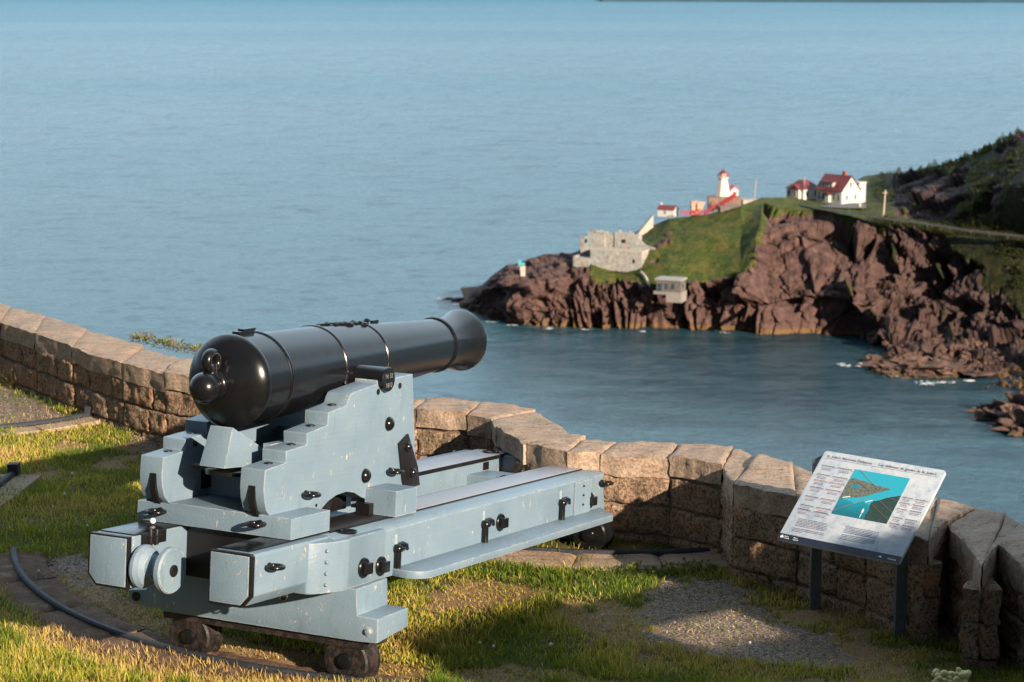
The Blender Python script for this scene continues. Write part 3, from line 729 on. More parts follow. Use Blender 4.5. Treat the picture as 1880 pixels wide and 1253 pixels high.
# retaining wall under the lighthouse
def masonry_base():
    o = empty('stone_platform', mat=rotz(HP(1331, 376, 29.5), .12)); tag(o, 'old red brown stone platform under the lighthouse', 'platform')
    bm = NB(); prism(bm, [(-5.6, -3), (4.2, -3.2), (4.6, 4), (-4.4, 4)], -1.5, 2.4, 'z'); fin('wall', bm, mat_simple('old rubble masonry', (.17, .115, .10), .9, .4, 1.4, .5, .1), o, smooth=False)
    bm = NB(); prism(bm, [(4.6, -3.4), (9.5, -2.6), (9.5, 3), (4.8, 3)], -1.5, 1.6, 'z'); fin('side_wall', bm, CONC, o, smooth=False)
    bm = NB(); prism(bm, [(9.8, -3.0), (14.5, -2.0), (14.5, -1.8), (9.8, -2.8)], .9, 1.6, 'z'); fin('red_fence', bm, RED2, o, smooth=False)
masonry_base()
def ruin():
    o = empty('ruined_lookout', mat=rotz(HP(1280, 391, 28.2), .1)); tag(o, 'roofless pinkish ruined lookout with arched opening left of the stairs', 'ruin')
    m = mat_simple('pink plaster ruin', (.42, .27, .21), .9, .3, 1.5, .4, .05)
    bm = NB(); box(bm, -1.9, -.75, -1, 1, -.8, 3.4); box(bm, -.2, 1.5, -1, 1, 1.1, 3.2); box(bm, -.75, -.2, -.6, 1, 2.6, 3.5); prism(bm, [(-.2, -.8), (1.0, -.8), (2.5, 3.0), (-.2, 3.2)], 1.02, 1.4, 'y'); box(bm, -.75, -.2, -.6, 1, -.8, .8); fin('wall', bm, m, o, smooth=False)
ruin()
def stairs():
    o = empty('red_stairs', mat=rotz(HP(1312, 392, 28.0), .0)); tag(o, 'zigzag red wooden stairs climbing to the lighthouse', 'stairs')
    A = [Vector((-3.0, -2.2, .1)), Vector((1.6, -2.4, 2.4)), Vector((5.8, -3.2, 5.4))]
    for a, b, n in ((A[0], A[1], 9), (A[1], A[2], 11)):
        bm = NB()
        for off in (-.55, .55):
            for zz in (0, .55, 1.05):
                tube(bm, [a+Vector((0, off, zz)), b+Vector((0, off, zz))], .13 if zz == 0 else .09, 5)
            for k in range(5):
                p = a.lerp(b, k/4)+Vector((0, off, 0)); tube(bm, [p-Vector((0, 0, .8)), p+Vector((0, 0, 1.05))], .07, 5)
        fin('handrail', bm, RED2, o, smooth=False)
        bm = NB()
        for k in range(n):
            p = a.lerp(b, (k+.5)/n); box(bm, p.x-.24, p.x+.24, p.y-.5, p.y+.5, p.z-.05, p.z+.05)
        fin('treads', bm, RED2, o, smooth=False)
    bm = NB()
    for zz in (.5, 1.0): tube(bm, [(-10.0, -2.0, zz-.1), (-3.2, -2.2, zz+.1)], .11, 5)
    for k in range(9): x = -10+k*.85; tube(bm, [(x, -2.0, -.4), (x, -2.05, 1.0)], .08, 5)
    box(bm, -10, -3.2, -2.3, -1.2, -.25, -.1); fin('landing', bm, RED2, o, smooth=False)
stairs()
def hut():
    o = empty('white_hut', mat=rotz(HP(1226, 397.5, 26.6), -.42)); tag(o, 'small white hut with red roof at the left end of the grassy slope', 'hut')
    gable(o, 5.0, 3.6, 2.1, 1.0, .2, 0, 0, 'x', WHITE, RED, .12); window(o, -.2, -1.8, .9, .5, .9, 'f'); window(o, 2.5, 0, .9, .5, .9, 'r')
    bm = NB(); box(bm, -2.4, -1.9, .2, .7, 2.2, 3.9); fin('chimney', bm, WHITE, o, smooth=False)
hut()
def shed():
    o = empty('stone_shed', mat=rotz(HP(1340, 395, 28.0), .1)); tag(o, 'low dark stone shed with blue door below the lighthouse', 'shed')
    bm = NB(); box(bm, -3.0, 3.0, -1.2, 2.5, -.8, 2.3); box(bm, -3.3, 3.3, -1.5, 2.8, 2.31, 2.6); fin('wall', bm, mat_simple('dark stone', (.16, .13, .13), .9, .35, 1.4, .4, .05), o, smooth=False)
    bm = NB(); box(bm, -.9, 1.3, -1.28, -1.18, -.5, 1.7); fin('door', bm, mat_simple('blue door', (.04, .16, .22), .6, .2, 2, 0), o, smooth=False)
    bm = NB(); box(bm, 2.0, 2.6, -1.28, -1.18, .2, 1.5); fin('window', bm, GLASS, o, smooth=False)
shed()
def big_ruin():
    o = empty('concrete_battery', mat=rotz(HP(1178, 497, 14.4), -.42)); tag(o, 'long pale ruined concrete battery covered in graffiti, two storeys stepping up', 'ruin')
    bm = NB(); prism(bm, [(0, 0), (-15.5, 0), (-15.5, 5.2), (0, 5.2)], -.6, 4.9, 'z'); 
    fin('lower_wall', bm, GRAF, o, smooth=False)
    bm = NB(); prism(bm, [(.05, -.1), (-15.7, -.1), (-15.7, 5.0), (.3, 5.3)], 4.91, 5.35, 'z'); fin('roof_slab', bm, mat_simple('pale roof concrete', (.36, .34, .315), .85, .15, 1, .3, .03), o, smooth=False)
    bm = NB(); box(bm, -20.5, -15.6, -.5, 3.5, -1.2, 2.6); box(bm, -20.5, -19.8, -.5, 3.5, 2.6, 3.1); fin('side_wing', bm, GRAF, o, smooth=False)
    bm = NB(); box(bm, -21, -18.8, 6.0, 8, 0, 8.0); box(bm, -18.8, -13.6, 6.1, 9, 0, 9.3); box(bm, -13.6, -10.8, 6.9, 9, 0, 9.0); box(bm, -10.8, -5.0, 6.6, 7.2, 0, 9.5); box(bm, -5.0, -3.6, 6.6, 9.5, 0, 9.1)
    box(bm, -16.4, -12.6, 5.9, 6.05, 9.2, 9.8); box(bm, -17.6, -15.2, 6.3, 8.5, 9.3, 9.75); box(bm, -9.6, -8.9, 6.62, 7.18, 9.5, 10.2); box(bm, -6.4, -5.9, 6.62, 7.18, 9.5, 10.0); prism(bm, [(-3.6, 0), (-3.6, 8.0), (-1.2, 6.2), (1.4, 5.6), (1.4, 0)], 6.8, 7.2, 'y'); fin('upper_wall', bm, GRAF, o, smooth=False)
    bm = NB(); box(bm, -8.6, -7.4, 6.5, 6.56, 6.6, 7.6); box(bm, -13.4, -11.0, 7.42, 7.46, 5.4, 7.4); box(bm, -19.6, -18.9, 5.93, 5.97, 6.2, 7.2); box(bm, -2.6, -2.0, -.16, -.12, 2.0, 3.0); fin('opening', bm, mat_simple('opening shade', (.015, .015, .018), .9, .1, 1, 0), o, smooth=False)  # dark panels stand in for shaded openings, the walls are solid
    # sloping wall climbing to the hut
    a = Vector((-3.9, 7.0, 5.4)); Mi = o.matrix_world.inverted()
    b = Mi @ HP(1198, 402, 26.0); a = Mi @ HP(1160, 452, 18.3)
    bm = NB(); d = (b-a); nrm_ = Vector((-d.y, d.x, 0)).normalized()*.55
    vs = [bm.verts.new(p) for p in (a-nrm_, b-nrm_, b+nrm_, a+nrm_, a-nrm_+Vector((0, 0, 1.6)), b-nrm_+Vector((0, 0, 1.2)), b+nrm_+Vector((0, 0, 1.2)), a+nrm_+Vector((0, 0, 1.6)))]
    for v_ in vs[:4]: v_.co.z -= 2.5
    for f in ((0, 1, 2, 3), (4, 5, 6, 7), (0, 1, 5, 4), (1, 2, 6, 5), (2, 3, 7, 6), (3, 0, 4, 7)): bm.faces.new([vs[i] for i in f])
    bmesh.ops.recalc_face_normals(bm, faces=bm.faces[:])
    fin('sloping_wall', bm, mat_simple('pale concrete ramp', (.38, .335, .30), .85, .2, 1, .3, .03), o, smooth=False)
    # footing wedge and steps to the lower post
    bm = NB(); prism(bm, [(-4.5, -.6), (.1, -.6), (.1, -3.3), (-.8, -3.0)], -.15, .6, 'y'); fin('buttress', bm, mat_simple('pale footing', (.38, .36, .34), .85, .1, 1, .2, .03), o, smooth=False)
big_ruin()
def small_post():
    o = empty('concrete_pillbox', mat=rotz(HP(1236, 543, 10.2), -.38)); tag(o, 'small grey concrete pillbox with dark windows at the cliff edge', 'pillbox')
    m = mat_simple('grey concrete', (.115, .105, .10), .9, .3, 1.3, .4, .04)
    bm = NB(); box(bm, -4.2, 2.6, -1.8, 3.0, 1.2, 4.3); fin('wall', bm, m, o, smooth=False)
    bm = NB(); box(bm, -1.4, 2.9, -2.1, 3.0, -1.6, 1.19); prism(bm, [(-5.0, -1.9), (-1.4, -2.1), (-1.4, 0), (-5, 0)], .4, 1.19, 'z'); fin('footing', bm, mat_simple('pale concrete footing', (.23, .22, .21), .85, .2, 1.3, .3, .03), o, smooth=False)
    bm = NB(); box(bm, -4.6, 2.9, -2.1, 3.3, 4.31, 4.75); fin('roof', bm, mat_simple('pale roof slab', (.28, .285, .29), .8, .1, 1, .2, .03), o, smooth=False)
    for x, w in ((-3.3, .5), (-1.4, .45), (.4, .45)):
        bm = NB(); box(bm, x-w, x+w, -1.86, -1.81, 2.0 if w < .5 else 1.3, 3.4); fin('window', bm, GLASS, o, smooth=False)
    bm = NB(); box(bm, 2.61, 2.66, -.2, .7, 2.1, 3.3); fin('window', bm, GLASS, o, smooth=False)
small_post()
def stair_wall():
    a = HP(1177, 500, 14.4); b = HP(1192, 524, 12.0); bm = NB(); tube(bm, [a, a.lerp(b, .5)+Vector((.2, 0, .3)), b], .38, 6)
    tag(fin('concrete_path_wall', bm, mat_simple('path concrete', (.48, .44, .40), .9, .15, 1, 0), smooth=False), 'narrow pale concrete wall running down from the battery', 'low wall')
stair_wall()
def marker():
    o = empty('beacon_post', loc=HP(958, 506, 12.5)); tag(o, 'pale concrete marker post with blue top on the rocky point', 'marker post')
    bm = NB(); prism(bm, [(-.3, -1.0), (.9, -1.0), (1.0, 2.6), (-.5, 2.9)], -.5, .5, 'y'); fin('pillar', bm, mat_simple('pillar concrete', (.40, .37, .34), .9, .2, 1, 0), o, smooth=False)
    bm = NB(); box(bm, -1.0, -.1, -.5, .5, 2.6, 4.4); box(bm, -.1, .9, -.5, .5, 2.95, 3.6); fin('top_box', bm, mat_simple('blue paint', (.06, .30, .38), .6, .1, 1, 0), o, smooth=False)
marker()
def house():
    o = empty('large_white_house', mat=rotz(HP(1545, 376, 30.3), -.85) @ Matrix.Translation((-3.55, 1.5, 0))); tag(o, 'larger white house with dark red roof, dormer and chimney', 'house')
    w, r = gable(o, 9.5, 8.0, 4.0, 3.9, .4, -1.2, 2.5, 'x', WHITE, RED, .2)
    bm = NB(); box(bm, .5, 1.5, 2.2, 3.2, 6.6, 9.2); fin('chimney', bm, mat_simple('brick chimney', (.26, .08, .06), .8, .2, 3, 0), r, smooth=False)
    bm = NB(); prism(bm, [(-4.6, 4.0), (-.2, 4.0), (-.2, 6.1), (-4.6, 6.1)], -1.0, 1.6, 'y'); d = fin('dormer', bm, WHITE, o, smooth=False)
    bm = NB(); prism(bm, [(-5.0, 6.11), (.2, 6.11), (.2, 6.35), (-5.0, 6.35)], -1.5, 1.9, 'y'); fin('dormer_roof', bm, RED, d, smooth=False)
    for x in (-3.8, -2.4, -1.0): window(d, x, -1.0, 4.8, .8, .9, 'f')
    for x in (-5.0, -3.3, .6, 2.4): window(o, x, -1.5, 1.2, .9, 1.6, 'f')
    bm = NB(); box(bm, -1.9, -.5, -2.6, -1.51, -.3, 2.5); p = fin('porch', bm, WHITE, o, smooth=False)
    bm = NB(); prism(bm, [(-2.2, 2.51), (-.2, 2.51), (-1.2, 3.4)], -2.8, -1.45, 'y'); fin('porch_roof', bm, RED, p, smooth=False)
    for y, z in ((.8, 1.2), (4.6, 1.2), (2.4, 4.9)): window(o, 3.55, y, z, .8, 1.3, 'r')
    bm = NB(); box(bm, .2, 3.3, 6.55, 9.6, -.5, 5.6); e = fin('rear_wing', bm, WHITE, o, smooth=False)
    bm = NB(); box(bm, 0, 3.5, 6.5, 9.8, 5.61, 5.9); fin('rear_roof', bm, WHITE, e, smooth=False)
    bm = NB(); box(bm, -2.6, 4.6, -3.0, -2.85, -1.6, .5); box(bm, 4.45, 4.6, -2.84, 7.0, -1.6, .5); fin('yard_fence', bm, mat_simple('pale fence', (.50, .49, .49), .7, .1, 1, 0), o, smooth=False)
house()
def house2():
    o = empty('small_white_house', mat=rotz(HP(1475, 369, 30.4), -.85) @ Matrix.Translation((-2.0, 0, 0))); tag(o, 'smaller white house with hipped red roof beside the larger house', 'house')
    bm = NB(); box(bm, -4.6, 2.0, 0, 7.0, -1, 3.3); fin('wall', bm, WHITE, o, smooth=False)
    bm = NB(); box(bm, -2.2, .9, -1.0, -.01, -1, 3.3); fin('bay', bm, WHITE, o, smooth=False)
    bm = NB(); a = [(-5.0, -.4), (2.4, -.4), (2.4, 7.4), (-5.0, 7.4)]
    b = [(-2.1, 2.6), (-.6, 2.6), (-.6, 4.6), (-2.1, 4.6)]
    va = [bm.verts.new((*p, 3.31)) for p in a]; vb = [bm.verts.new((*p, 5.8)) for p in b]
    for i in range(4): bm.faces.new((va[i], va[(i+1) % 4], vb[(i+1) % 4], vb[i]))
    bm.faces.new(vb); bm.faces.new(va[::-1])
    prism(bm, [(-2.6, 3.32), (1.3, 3.32), (-.65, 4.6)], -1.4, 1.6, 'y'); fin('roof', bm, RED, o, smooth=False)
    window(o, -3.6, 0, 1.3, 1.0, 1.3, 'f'); window(o, -.6, -1.0, 1.3, .9, 1.3, 'f')
    for y in (1.6, 5.3): window(o, 2.0, y, 1.2, .9, 1.5, 'r')
house2()
POLE = mat_simple('weathered pole wood', (.42, .35, .29), .85, .15, 2, 0)
def pole(x, y, h, H, r, label, arm=True):
    o = empty('utility_pole', loc=HP(x, y, h)); tag(o, label, 'pole')
    bm = NB(); tube(bm, [(0, 0, -1), (.45, 0, H)], [r, r*.75], 7); fin('shaft', bm, POLE, o, smooth=False)
    if arm: bm = NB(); box(bm, -.3, 1.1, -.1, .1, H-.9, H-.7); fin('crossarm', bm, POLE, o, smooth=False)
pole(1621, 402, 29.0, 8.0, .28, 'leaning pale utility pole beside the road right of the houses')
pole(1474, 369, 30.2, 7.2, .12, 'thin pole in front of the smaller white house', False)
pole(1385, 361, 31.8, 5.2, .12, 'thin pale mast between the lighthouse and the houses', False)
def person_far():
    bm = NB(); c = HP(1578.5, 384, 30.0)
    tube(bm, [c, c+Vector((0, 0, .8)), c+Vector((0, 0, 1.3)), c+Vector((0, 0, 1.55))], [.28, .34, .36, .14], 7); ball(bm, c+Vector((0, 0, 1.72)), .16, u=8, v_=6)  # a standing human shape, tapered body with a round head
    tag(fin('far_figure', bm, WHITE), 'small white human shape standing on the yard beside the larger house', 'figure')
person_far()
# road with guard rail
ROADP = [(1470, 377, 29.9), (1500, 383, 29.9), (1550, 391, 29.9), (1600, 398, 29.6), (1640, 404, 29.4), (1700, 412, 28.8), (1780, 424.5, 28.2), (1880, 436, 27.6), (1980, 446, 27.3), (2100, 462, 27.3)]
def build_road():
    bm = NB(); L_ = []; 
    for i, (x, y, h) in enumerate(ROADP):
        c = HP(x, y, h+.75); w = 2.6 if x < 1640 else 1.8
        L_.append((bm.verts.new(c+Vector((0, -w, 0))), bm.verts.new(c+Vector((0, w, .1)))))
    for a, b in zip(L_, L_[1:]): bm.faces.new((a[0], b[0], b[1], a[1]))
    bmesh.ops.extrude_face_region(bm, geom=bm.faces[:]); 
    tag(fin('road', bm, mat_simple('grey asphalt road', (.085, .085, .09), .9, .2, .6, 0), smooth=False), kind='structure')
    bm = NB()
    p = [HP(1545, 372, 30.4), HP(1590, 376, 30.4), HP(1590, 384, 30.4), HP(1550, 384, 30.4), HP(1505, 381, 30.4)]
    vs = [bm.verts.new((*q[:2], SEA+30.62)) for q in p]; bm.faces.new(vs)
    tag(fin('yard_pavement', bm, mat_simple('yard asphalt', (.12, .125, .135), .9, .15, .6, 0), smooth=False), kind='structure')
    o = empty('guard_rail', loc=HP(1700, 416, 28)); tag(o, 'pale guard rail along the cliff road at the right', 'guard rail')
    pts = [HP(x, y+1.5, h+.7) for x, y, h in ROADP[4:]]
    o.location = pts[0]; q = [p-pts[0] for p in pts]
    bm = NB()
    for a, b in zip(q, q[1:]): tube(bm, [a+Vector((0, -1.9, .75)), b+Vector((0, -1.9, .75))], .09, 5)
    fin('rail', bm, mat_simple('weathered rail', (.11, .10, .09), .8, .2, 1, 0), o, smooth=False)
    bm = NB()
    for a, b in zip(q, q[1:]):
        n = int((b-a).length/5)
        for k in range(n): p = a.lerp(b, k/n)+Vector((0, -1.9, 0)); box(bm, p.x-.06, p.x+.06, p.y-.06, p.y+.06, p.z-.5, p.z+.75)
    fin('post', bm, mat_simple('rail posts', (.10, .09, .08), .9, .2, 1, 0), o, smooth=False)
build_road()

# ------------------------------------------------------------------ parapet wall
PAIRS = [((-150, 540), (-140, 514)), ((0, 588), (20, 560)), ((62, 610), (85, 577)), ((131, 633), (160, 601)), ((222, 662), (262, 632)), ((300, 681), (335, 655)), ((380, 694), (420, 669)),
  ((480, 709), (520, 688)), ((590, 726), (620, 703)), ((685, 740), (705, 719)), ((763, 750), (785, 731)), ((858, 759), (885, 735)), ((903, 769), (985, 748)), ((911, 784), (1037, 782)),
  ((966, 812.5), (1057, 800)), ((1040, 829), (1075, 802)), ((1102, 830.5), (1130, 811)), ((1229.5, 837.4), (1245, 812.5)), ((1326, 856.5), (1345, 822)), ((1345, 887), (1392, 834)),
  ((1463, 912), (1455, 847)), ((1590, 951), (1560, 880)), ((1705, 990), (1722, 916)), ((1740, 958), (1796, 931)), ((1805, 1033), (1848, 939)), ((1833, 997), (1872, 956)), ((1905, 1050), (1935, 985)), ((2060, 1150), (2095, 1060))]
ZT = .67
def wall():
    random.seed(21)
    o = empty('stone_parapet', loc=(0, 16, 0)); tag(o, 'low zigzag sandstone parapet with slab coping above the sea', 'parapet wall')
    Fp = [Vector(G(*a, ZT)) for a, b in PAIRS]; Bp = [Vector(G(*b, ZT)) for a, b in PAIRS]
    off = Vector((0, 16, 0))
    # coping slabs
    bm = NB()
    for i in range(len(PAIRS)-1):
        f0, f1, b0, b1 = Fp[i], Fp[i+1], Bp[i], Bp[i+1]
        nu, nv = 14, 10; th = rnd(.150, .185); dz = rnd(-.014, .010); tilt = rnd(-.015, .015)
        gap = .005; L_ = (f1-f0).length; e = gap/max(L_, .1)
        if i >= 17: nu, nv = 18, 16
        top = []
        for a in range(nu+1):
            s = e+(1-2*e)*a/nu; row = []
            for b in range(nv+1):
                t = b/nv; p = f0.lerp(f1, s).lerp(b0.lerp(b1, s), t)
                es = min(a, nu-a)/nu*L_; et = min(b, nv-b)/nv*(b0-f0).length
                rnd_e = max(0, 1-min(es, et)/.022)**2*(.010+.012*abs(mn.noise(Vector((p.x*6, p.y*6, 2)))))
                n1 = mn.fractal(Vector((p.x*2.2, p.y*2.2, i*3.1)), 1, 2, 3)*.022+mn.noise(Vector((p.x*14, p.y*14, i)))*.008
                q = p.copy(); q.z += dz+tilt*(s-.5)+n1-rnd_e
                if b in (0, nv): 
                    w = mn.noise(Vector((p.x*5, p.y*5, 7+i)))*.034+mn.noise(Vector((p.x*18, p.y*18, 7)))*.008
                    if b == nv: w = w*1.6+mn.noise(Vector((p.x*1.6, p.y*1.6, 3)))*.06
                    dd = (b0-f0).normalized(); q += dd*w
                row.append(bm.verts.new(q-off))
            top.append(row)
        for a in range(nu):
            for b in range(nv): bm.faces.new((top[a][b], top[a+1][b], top[a+1][b+1], top[a][b+1]))
        per = [top[a][0] for a in range(nu+1)]+[top[nu][b] for b in range(1, nv+1)]+[top[a][nv] for a in range(nu-1, -1, -1)]+[top[0][b] for b in range(nv-1, 0, -1)]
        prev = per; nseg = 5
        for k in range(1, nseg+1):
            cur = []
            for v_ in per:
                z = v_.co.z-th*k/nseg; c = Vector((v_.co.x, v_.co.y, z))
                c.x += mn.noise(Vector((c.x*9, c.y*9+16, z*13+i)))*.014; c.y += mn.noise(Vector((c.x*9+5, c.y*9, z*13)))*.014
                cur.append(bm.verts.new(c))
            for a in range(len(per)): bm.faces.new((prev[a], cur[a], cur[(a+1) % len(per)], prev[(a+1) % len(per)]))
            prev = cur
        bm.faces.new(prev[::-1])
    bmesh.ops.recalc_face_normals(bm, faces=bm.faces[:])
    fin('coping', bm, COPING, o, ang=50)
    # core of mortar
    bm = NB(); ins = .04
    for i in range(len(PAIRS)-1):
        f0, f1, b0, b1 = Fp[i], Fp[i+1], Bp[i], Bp[i+1]
        def sh(a, b, q): return a.lerp(b, q)
        c = [sh(f0, b0, .07), sh(f1, b1, .07), sh(f1, b1, .92), sh(f0, b0, .92)]
        lo = [bm.verts.new(Vector((p.x, p.y, -1.0))-off) for p in c]; hi = [bm.verts.new(Vector((p.x, p.y, .55))-off) for p in c]
        for k in range(4): bm.faces.new((lo[k], lo[(k+1) % 4], hi[(k+1) % 4], hi[k]))
        bm.faces.new(hi); bm.faces.new(lo[::-1])
    bmesh.ops.recalc_face_normals(bm, faces=bm.faces[:])
    fin('mortar_core', bm, mat_simple('old lime mortar', (.16, .115, .085), .95, .35, 9, .8, .02), o, smooth=False)
    # face blocks, course by course
    bm = NB()
    courses = [(.492, .275), (.265, .045), (.035, -.175), (-.185, -.40)]
    for i in range(len(PAIRS)-1):
        f0, f1 = Fp[i].copy(), Fp[i+1].copy(); f0.z = f1.z = 0
        d = (f1-f0); L_ = d.length; d.normalize(); nn = Vector((d.y, -d.x, 0))
        inw = (Bp[i]+Bp[i+1]-Fp[i]-Fp[i+1]); inw.z = 0
        if nn.dot(inw) > 0: nn = -nn
        for ci, (z1, z0) in enumerate(courses):
            s = 0
            cuts = [0]
            while L_-cuts[-1] > .62: cuts.append(cuts[-1]+rnd(.27, .56))
            if L_-cuts[-1] < .16 and len(cuts) > 1: cuts.pop()
            cuts.append(L_)
            for a, b in zip(cuts, cuts[1:]):
                g = .004; a += g; b -= g; pr = rnd(-.010, .010); za = z0+rnd(-.006, .01); zb = z1+rnd(-.01, .006)
                nu, nz = max(6, int((b-a)/.026)), 11; rows = []
                sd_ = rnd(0, 99)
                for u in range(nu+1):
                    r = []
                    for w in range(nz+1):
                        su = a+(b-a)*u/nu; z = za+(zb-za)*w/nz
                        es = min(su-a, b-su); ez = min(z-za, zb-z)
                        round_ = max(0, 1-min(es, ez)/.016)**2*.013
                        p = f0+d*su
                        n1 = mn.fractal(Vector((su*7+sd_, z*7, sd_)), .8, 2, 4)*.022+abs(mn.noise(Vector((su*16, z*16, sd_))))*.014-.004
                        q = p+nn*(pr+n1-round_-.004); q.z = z+.009*mn.noise(Vector((su*7, z*3, 5+sd_)))
                        r.append(bm.verts.new(q-off))
                    rows.append(r)
                for u in range(nu):
                    for w in range(nz): bm.faces.new((rows[u][w], rows[u+1][w], rows[u+1][w+1], rows[u][w+1]))
                per = [rows[u][0] for u in range(nu+1)]+[rows[nu][w] for w in range(1, nz+1)]+[rows[u][nz] for u in range(nu-1, -1, -1)]+[rows[0][w] for w in range(nz-1, 0, -1)]
                bk = [bm.verts.new(v_.co-nn*.10) for v_ in per]
                for k in range(len(per)): bm.faces.new((per[k], bk[k], bk[(k+1) % len(per)], per[(k+1) % len(per)]))
    bmesh.ops.recalc_face_normals(bm, faces=bm.faces[:])
    fin('masonry', bm, STONE, o, ang=60)
wall()

# ------------------------------------------------------------------ racer rails and their kerb stones
def ring_kerb(name, C_, R, a0, a1, w0, w1, label, stones, seed, kmat=None):
    random.seed(seed)
    o = empty(name, loc=(C_[0], C_[1], 0)); tag(o, label, 'rail track')
    bm = NB(); n = stones
    for k in range(n):
        A = a0+(a1-a0)*k/n; B = a0+(a1-a0)*(k+1)/n; g = .004/R
        nu, nr = 12, 8; rows = []; dz = rnd(-.006, .006)
        for u in range(nu+1):
            t = A+g+(B-A-2*g)*u/nu; r = []
            for w in range(nr+1):
                rr = R+w0+(w1-w0)*w/nr; x, y = rr*math.cos(t), rr*math.sin(t)
                e = min(w, nr-w)/nr*(w1-w0); e2 = min(u, nu-u)/nu*(B-A)*R
                if w in (0, nr): rr += mn.noise(Vector((x*6, y*6, 1)))*.03; x, y = rr*math.cos(t), rr*math.sin(t)
                z = .012+dz+mn.fractal(Vector((x*4, y*4, k)), 1, 2, 3)*.010-.02*max(0, 1-min(e, abs(e2))/.025)**2
                r.append(bm.verts.new((x, y, z)))
            rows.append(r)
        for u in range(nu):
            for w in range(nr): bm.faces.new((rows[u][w], rows[u+1][w], rows[u+1][w+1], rows[u][w+1]))
        per = [rows[u][0] for u in range(nu+1)]+[rows[nu][w] for w in range(1, nr+1)]+[rows[u][nr] for u in range(nu-1, -1, -1)]+[rows[0][w] for w in range(nr-1, 0, -1)]
        bk = [bm.verts.new(v_.co-Vector((0, 0, .14))) for v_ in per]
        for k2 in range(len(per)): bm.faces.new((per[k2], bk[k2], bk[(k2+1) % len(per)], per[(k2+1) % len(per)]))
    bmesh.ops.recalc_face_normals(bm, faces=bm.faces[:])
    fin('kerb_stones', bm, kmat or KERB, o, ang=50)
    bm = NB(); N = 80; prof = [(-.024, -.01), (-.024, .026), (-.014, .038), (.014, .038), (.024, .026), (.024, -.01)]; rg = []
    for k in range(N+1):
        t = a0+(a1-a0)*k/N
        rg.append([bm.verts.new(((R+p)*math.cos(t), (R+p)*math.sin(t), z)) for p, z in prof])
    for a, b in zip(rg, rg[1:]):
        for j in range(5): bm.faces.new((a[j], b[j], b[j+1], a[j+1]))
    bm.faces.new(rg[0]); bm.faces.new(rg[-1][::-1]); bmesh.ops.recalc_face_normals(bm, faces=bm.faces[:])
    fin('rail', bm, RAILM, o, ang=30)
    return o
KERB = mat_stone(True); KERB.name = 'kerb sandstone'
def mk_dirtk():
    t = NT('kerb stone under trodden soil'); c = t.coord(); n = t.noise(c, 5, 7, .75); n2 = t.noise(c, 60, 5, .75)
    col = t.ramp(n, [(.35, (.085, .055, .035)), (.55, (.16, .10, .07)), (.68, (.30, .22, .16))]); col = t.mix(t.ramp(n2, [(.5, 0.0), (.7, .7)]), col, (.05, .04, .03))
    return t.set(col, .95, t.bump(t.math('ADD', n, n2), .9, .02), spec=.2)
DIRTK = mk_dirtk()
def mk_rail():
    t = NT('dark worn iron rail'); c = t.coord(); n = t.noise(c, 10, 6, .7)
    return t.set(t.ramp(n, [(.35, (.016, .020, .028)), (.6, (.030, .036, .048)), (.75, (.08, .055, .04))]), t.ramp(n, [(.3, .6), (.7, .85)]), t.bump(n, .3, .01), metal=0, spec=.3)
RAILM = mk_rail()
ring_kerb('rear_racer_track', RC, RR, math.radians(-167), math.radians(-100.5), -.22, .24, 'curved iron rail in stone kerb behind the gun platform', 6, 4, DIRTK)
ring_kerb('front_racer_track', FC, FR, math.radians(-112), math.radians(-71), -.13, .36, 'curved iron rail in stone kerb under the front wheel', 3, 6).location.z = -.012
def short_track(name, pts, stop, label, zoff=.0):
    P = [Vector(G(x, y, zoff)) for x, y in pts]; o = empty(name, loc=P[0]); tag(o, label, 'rail track')
    bm = NB()
    for i in range(len(P)-1):
        a, b = P[i]-P[0], P[i+1]-P[0]; d = (b-a).normalized(); n = Vector((-d.y, d.x, 0))
        c = [a+n*.16, a-n*.24, b-n*.24, b+n*.16]; hi = [bm.verts.new(p+Vector((0, 0, .012))) for p in c]; lo = [bm.verts.new(p-Vector((0, 0, .1))) for p in c]
        bm.faces.new(hi)
        for k in range(4): bm.faces.new((lo[k], lo[(k+1) % 4], hi[(k+1) % 4], hi[k]))
    bmesh.ops.recalc_face_normals(bm, faces=bm.faces[:]); fin('kerb_stones', bm, KERB, o, smooth=False)
    bm = NB(); tube(bm, [p-P[0]+Vector((0, 0, .025)) for p in P], .032, 8); fin('rail', bm, RAILM, o)
    bm = NB(); q = P[-1]-P[0]; box(bm, q.x-.045, q.x+.045, q.y-.045, q.y+.045, -.02, .11); fin('end_stop', bm, RAILM, o, .012)
short_track('side_racer_track', [(-80, 800), (0, 790), (60, 784), (120, 775), (166, 766)], 1, 'short iron rail in stone kerb at the foot of the left parapet')
short_track('corner_racer_track', [(-60, 935), (-20, 910), (0, 894), (26, 874)], 1, 'end of an iron rail with upright stop at the left edge')

# ------------------------------------------------------------------ the gun (slide frame: x right, y forward, z up)
az, tl = math.radians(26.553), math.radians(5.972)
U_ = Vector((math.sin(az)*math.cos(tl), math.cos(az)*math.cos(tl), -math.sin(tl))); V_ = Vector((math.cos(az), -math.sin(az), 0)); W_ = V_.cross(U_)
O_ = Vector((-1.979, 11.69, CAMZ-3.205))
FRAME = Matrix(((V_.x, U_.x, W_.x, O_.x), (V_.y, U_.y, W_.y, O_.y), (V_.z, U_.z, W_.z, O_.z), (0, 0, 0, 1)))
def ringbolt(parent, p, out, R=.05, r=.0125, name='ring_bolt', flat=True):
    """ring lying flat, sticking out of a face"""
    p = Vector(p); out = Vector(out); bm = NB()
    torus(bm, p+out*(R*.86), (0, 0, 1), R, r, 26, 9); 
    lathe(bm, [(-.01, .022), (.012, .022), (.02, .012)], p, out, 12)
    return fin(name, bm, BLACK, parent, ang=50)
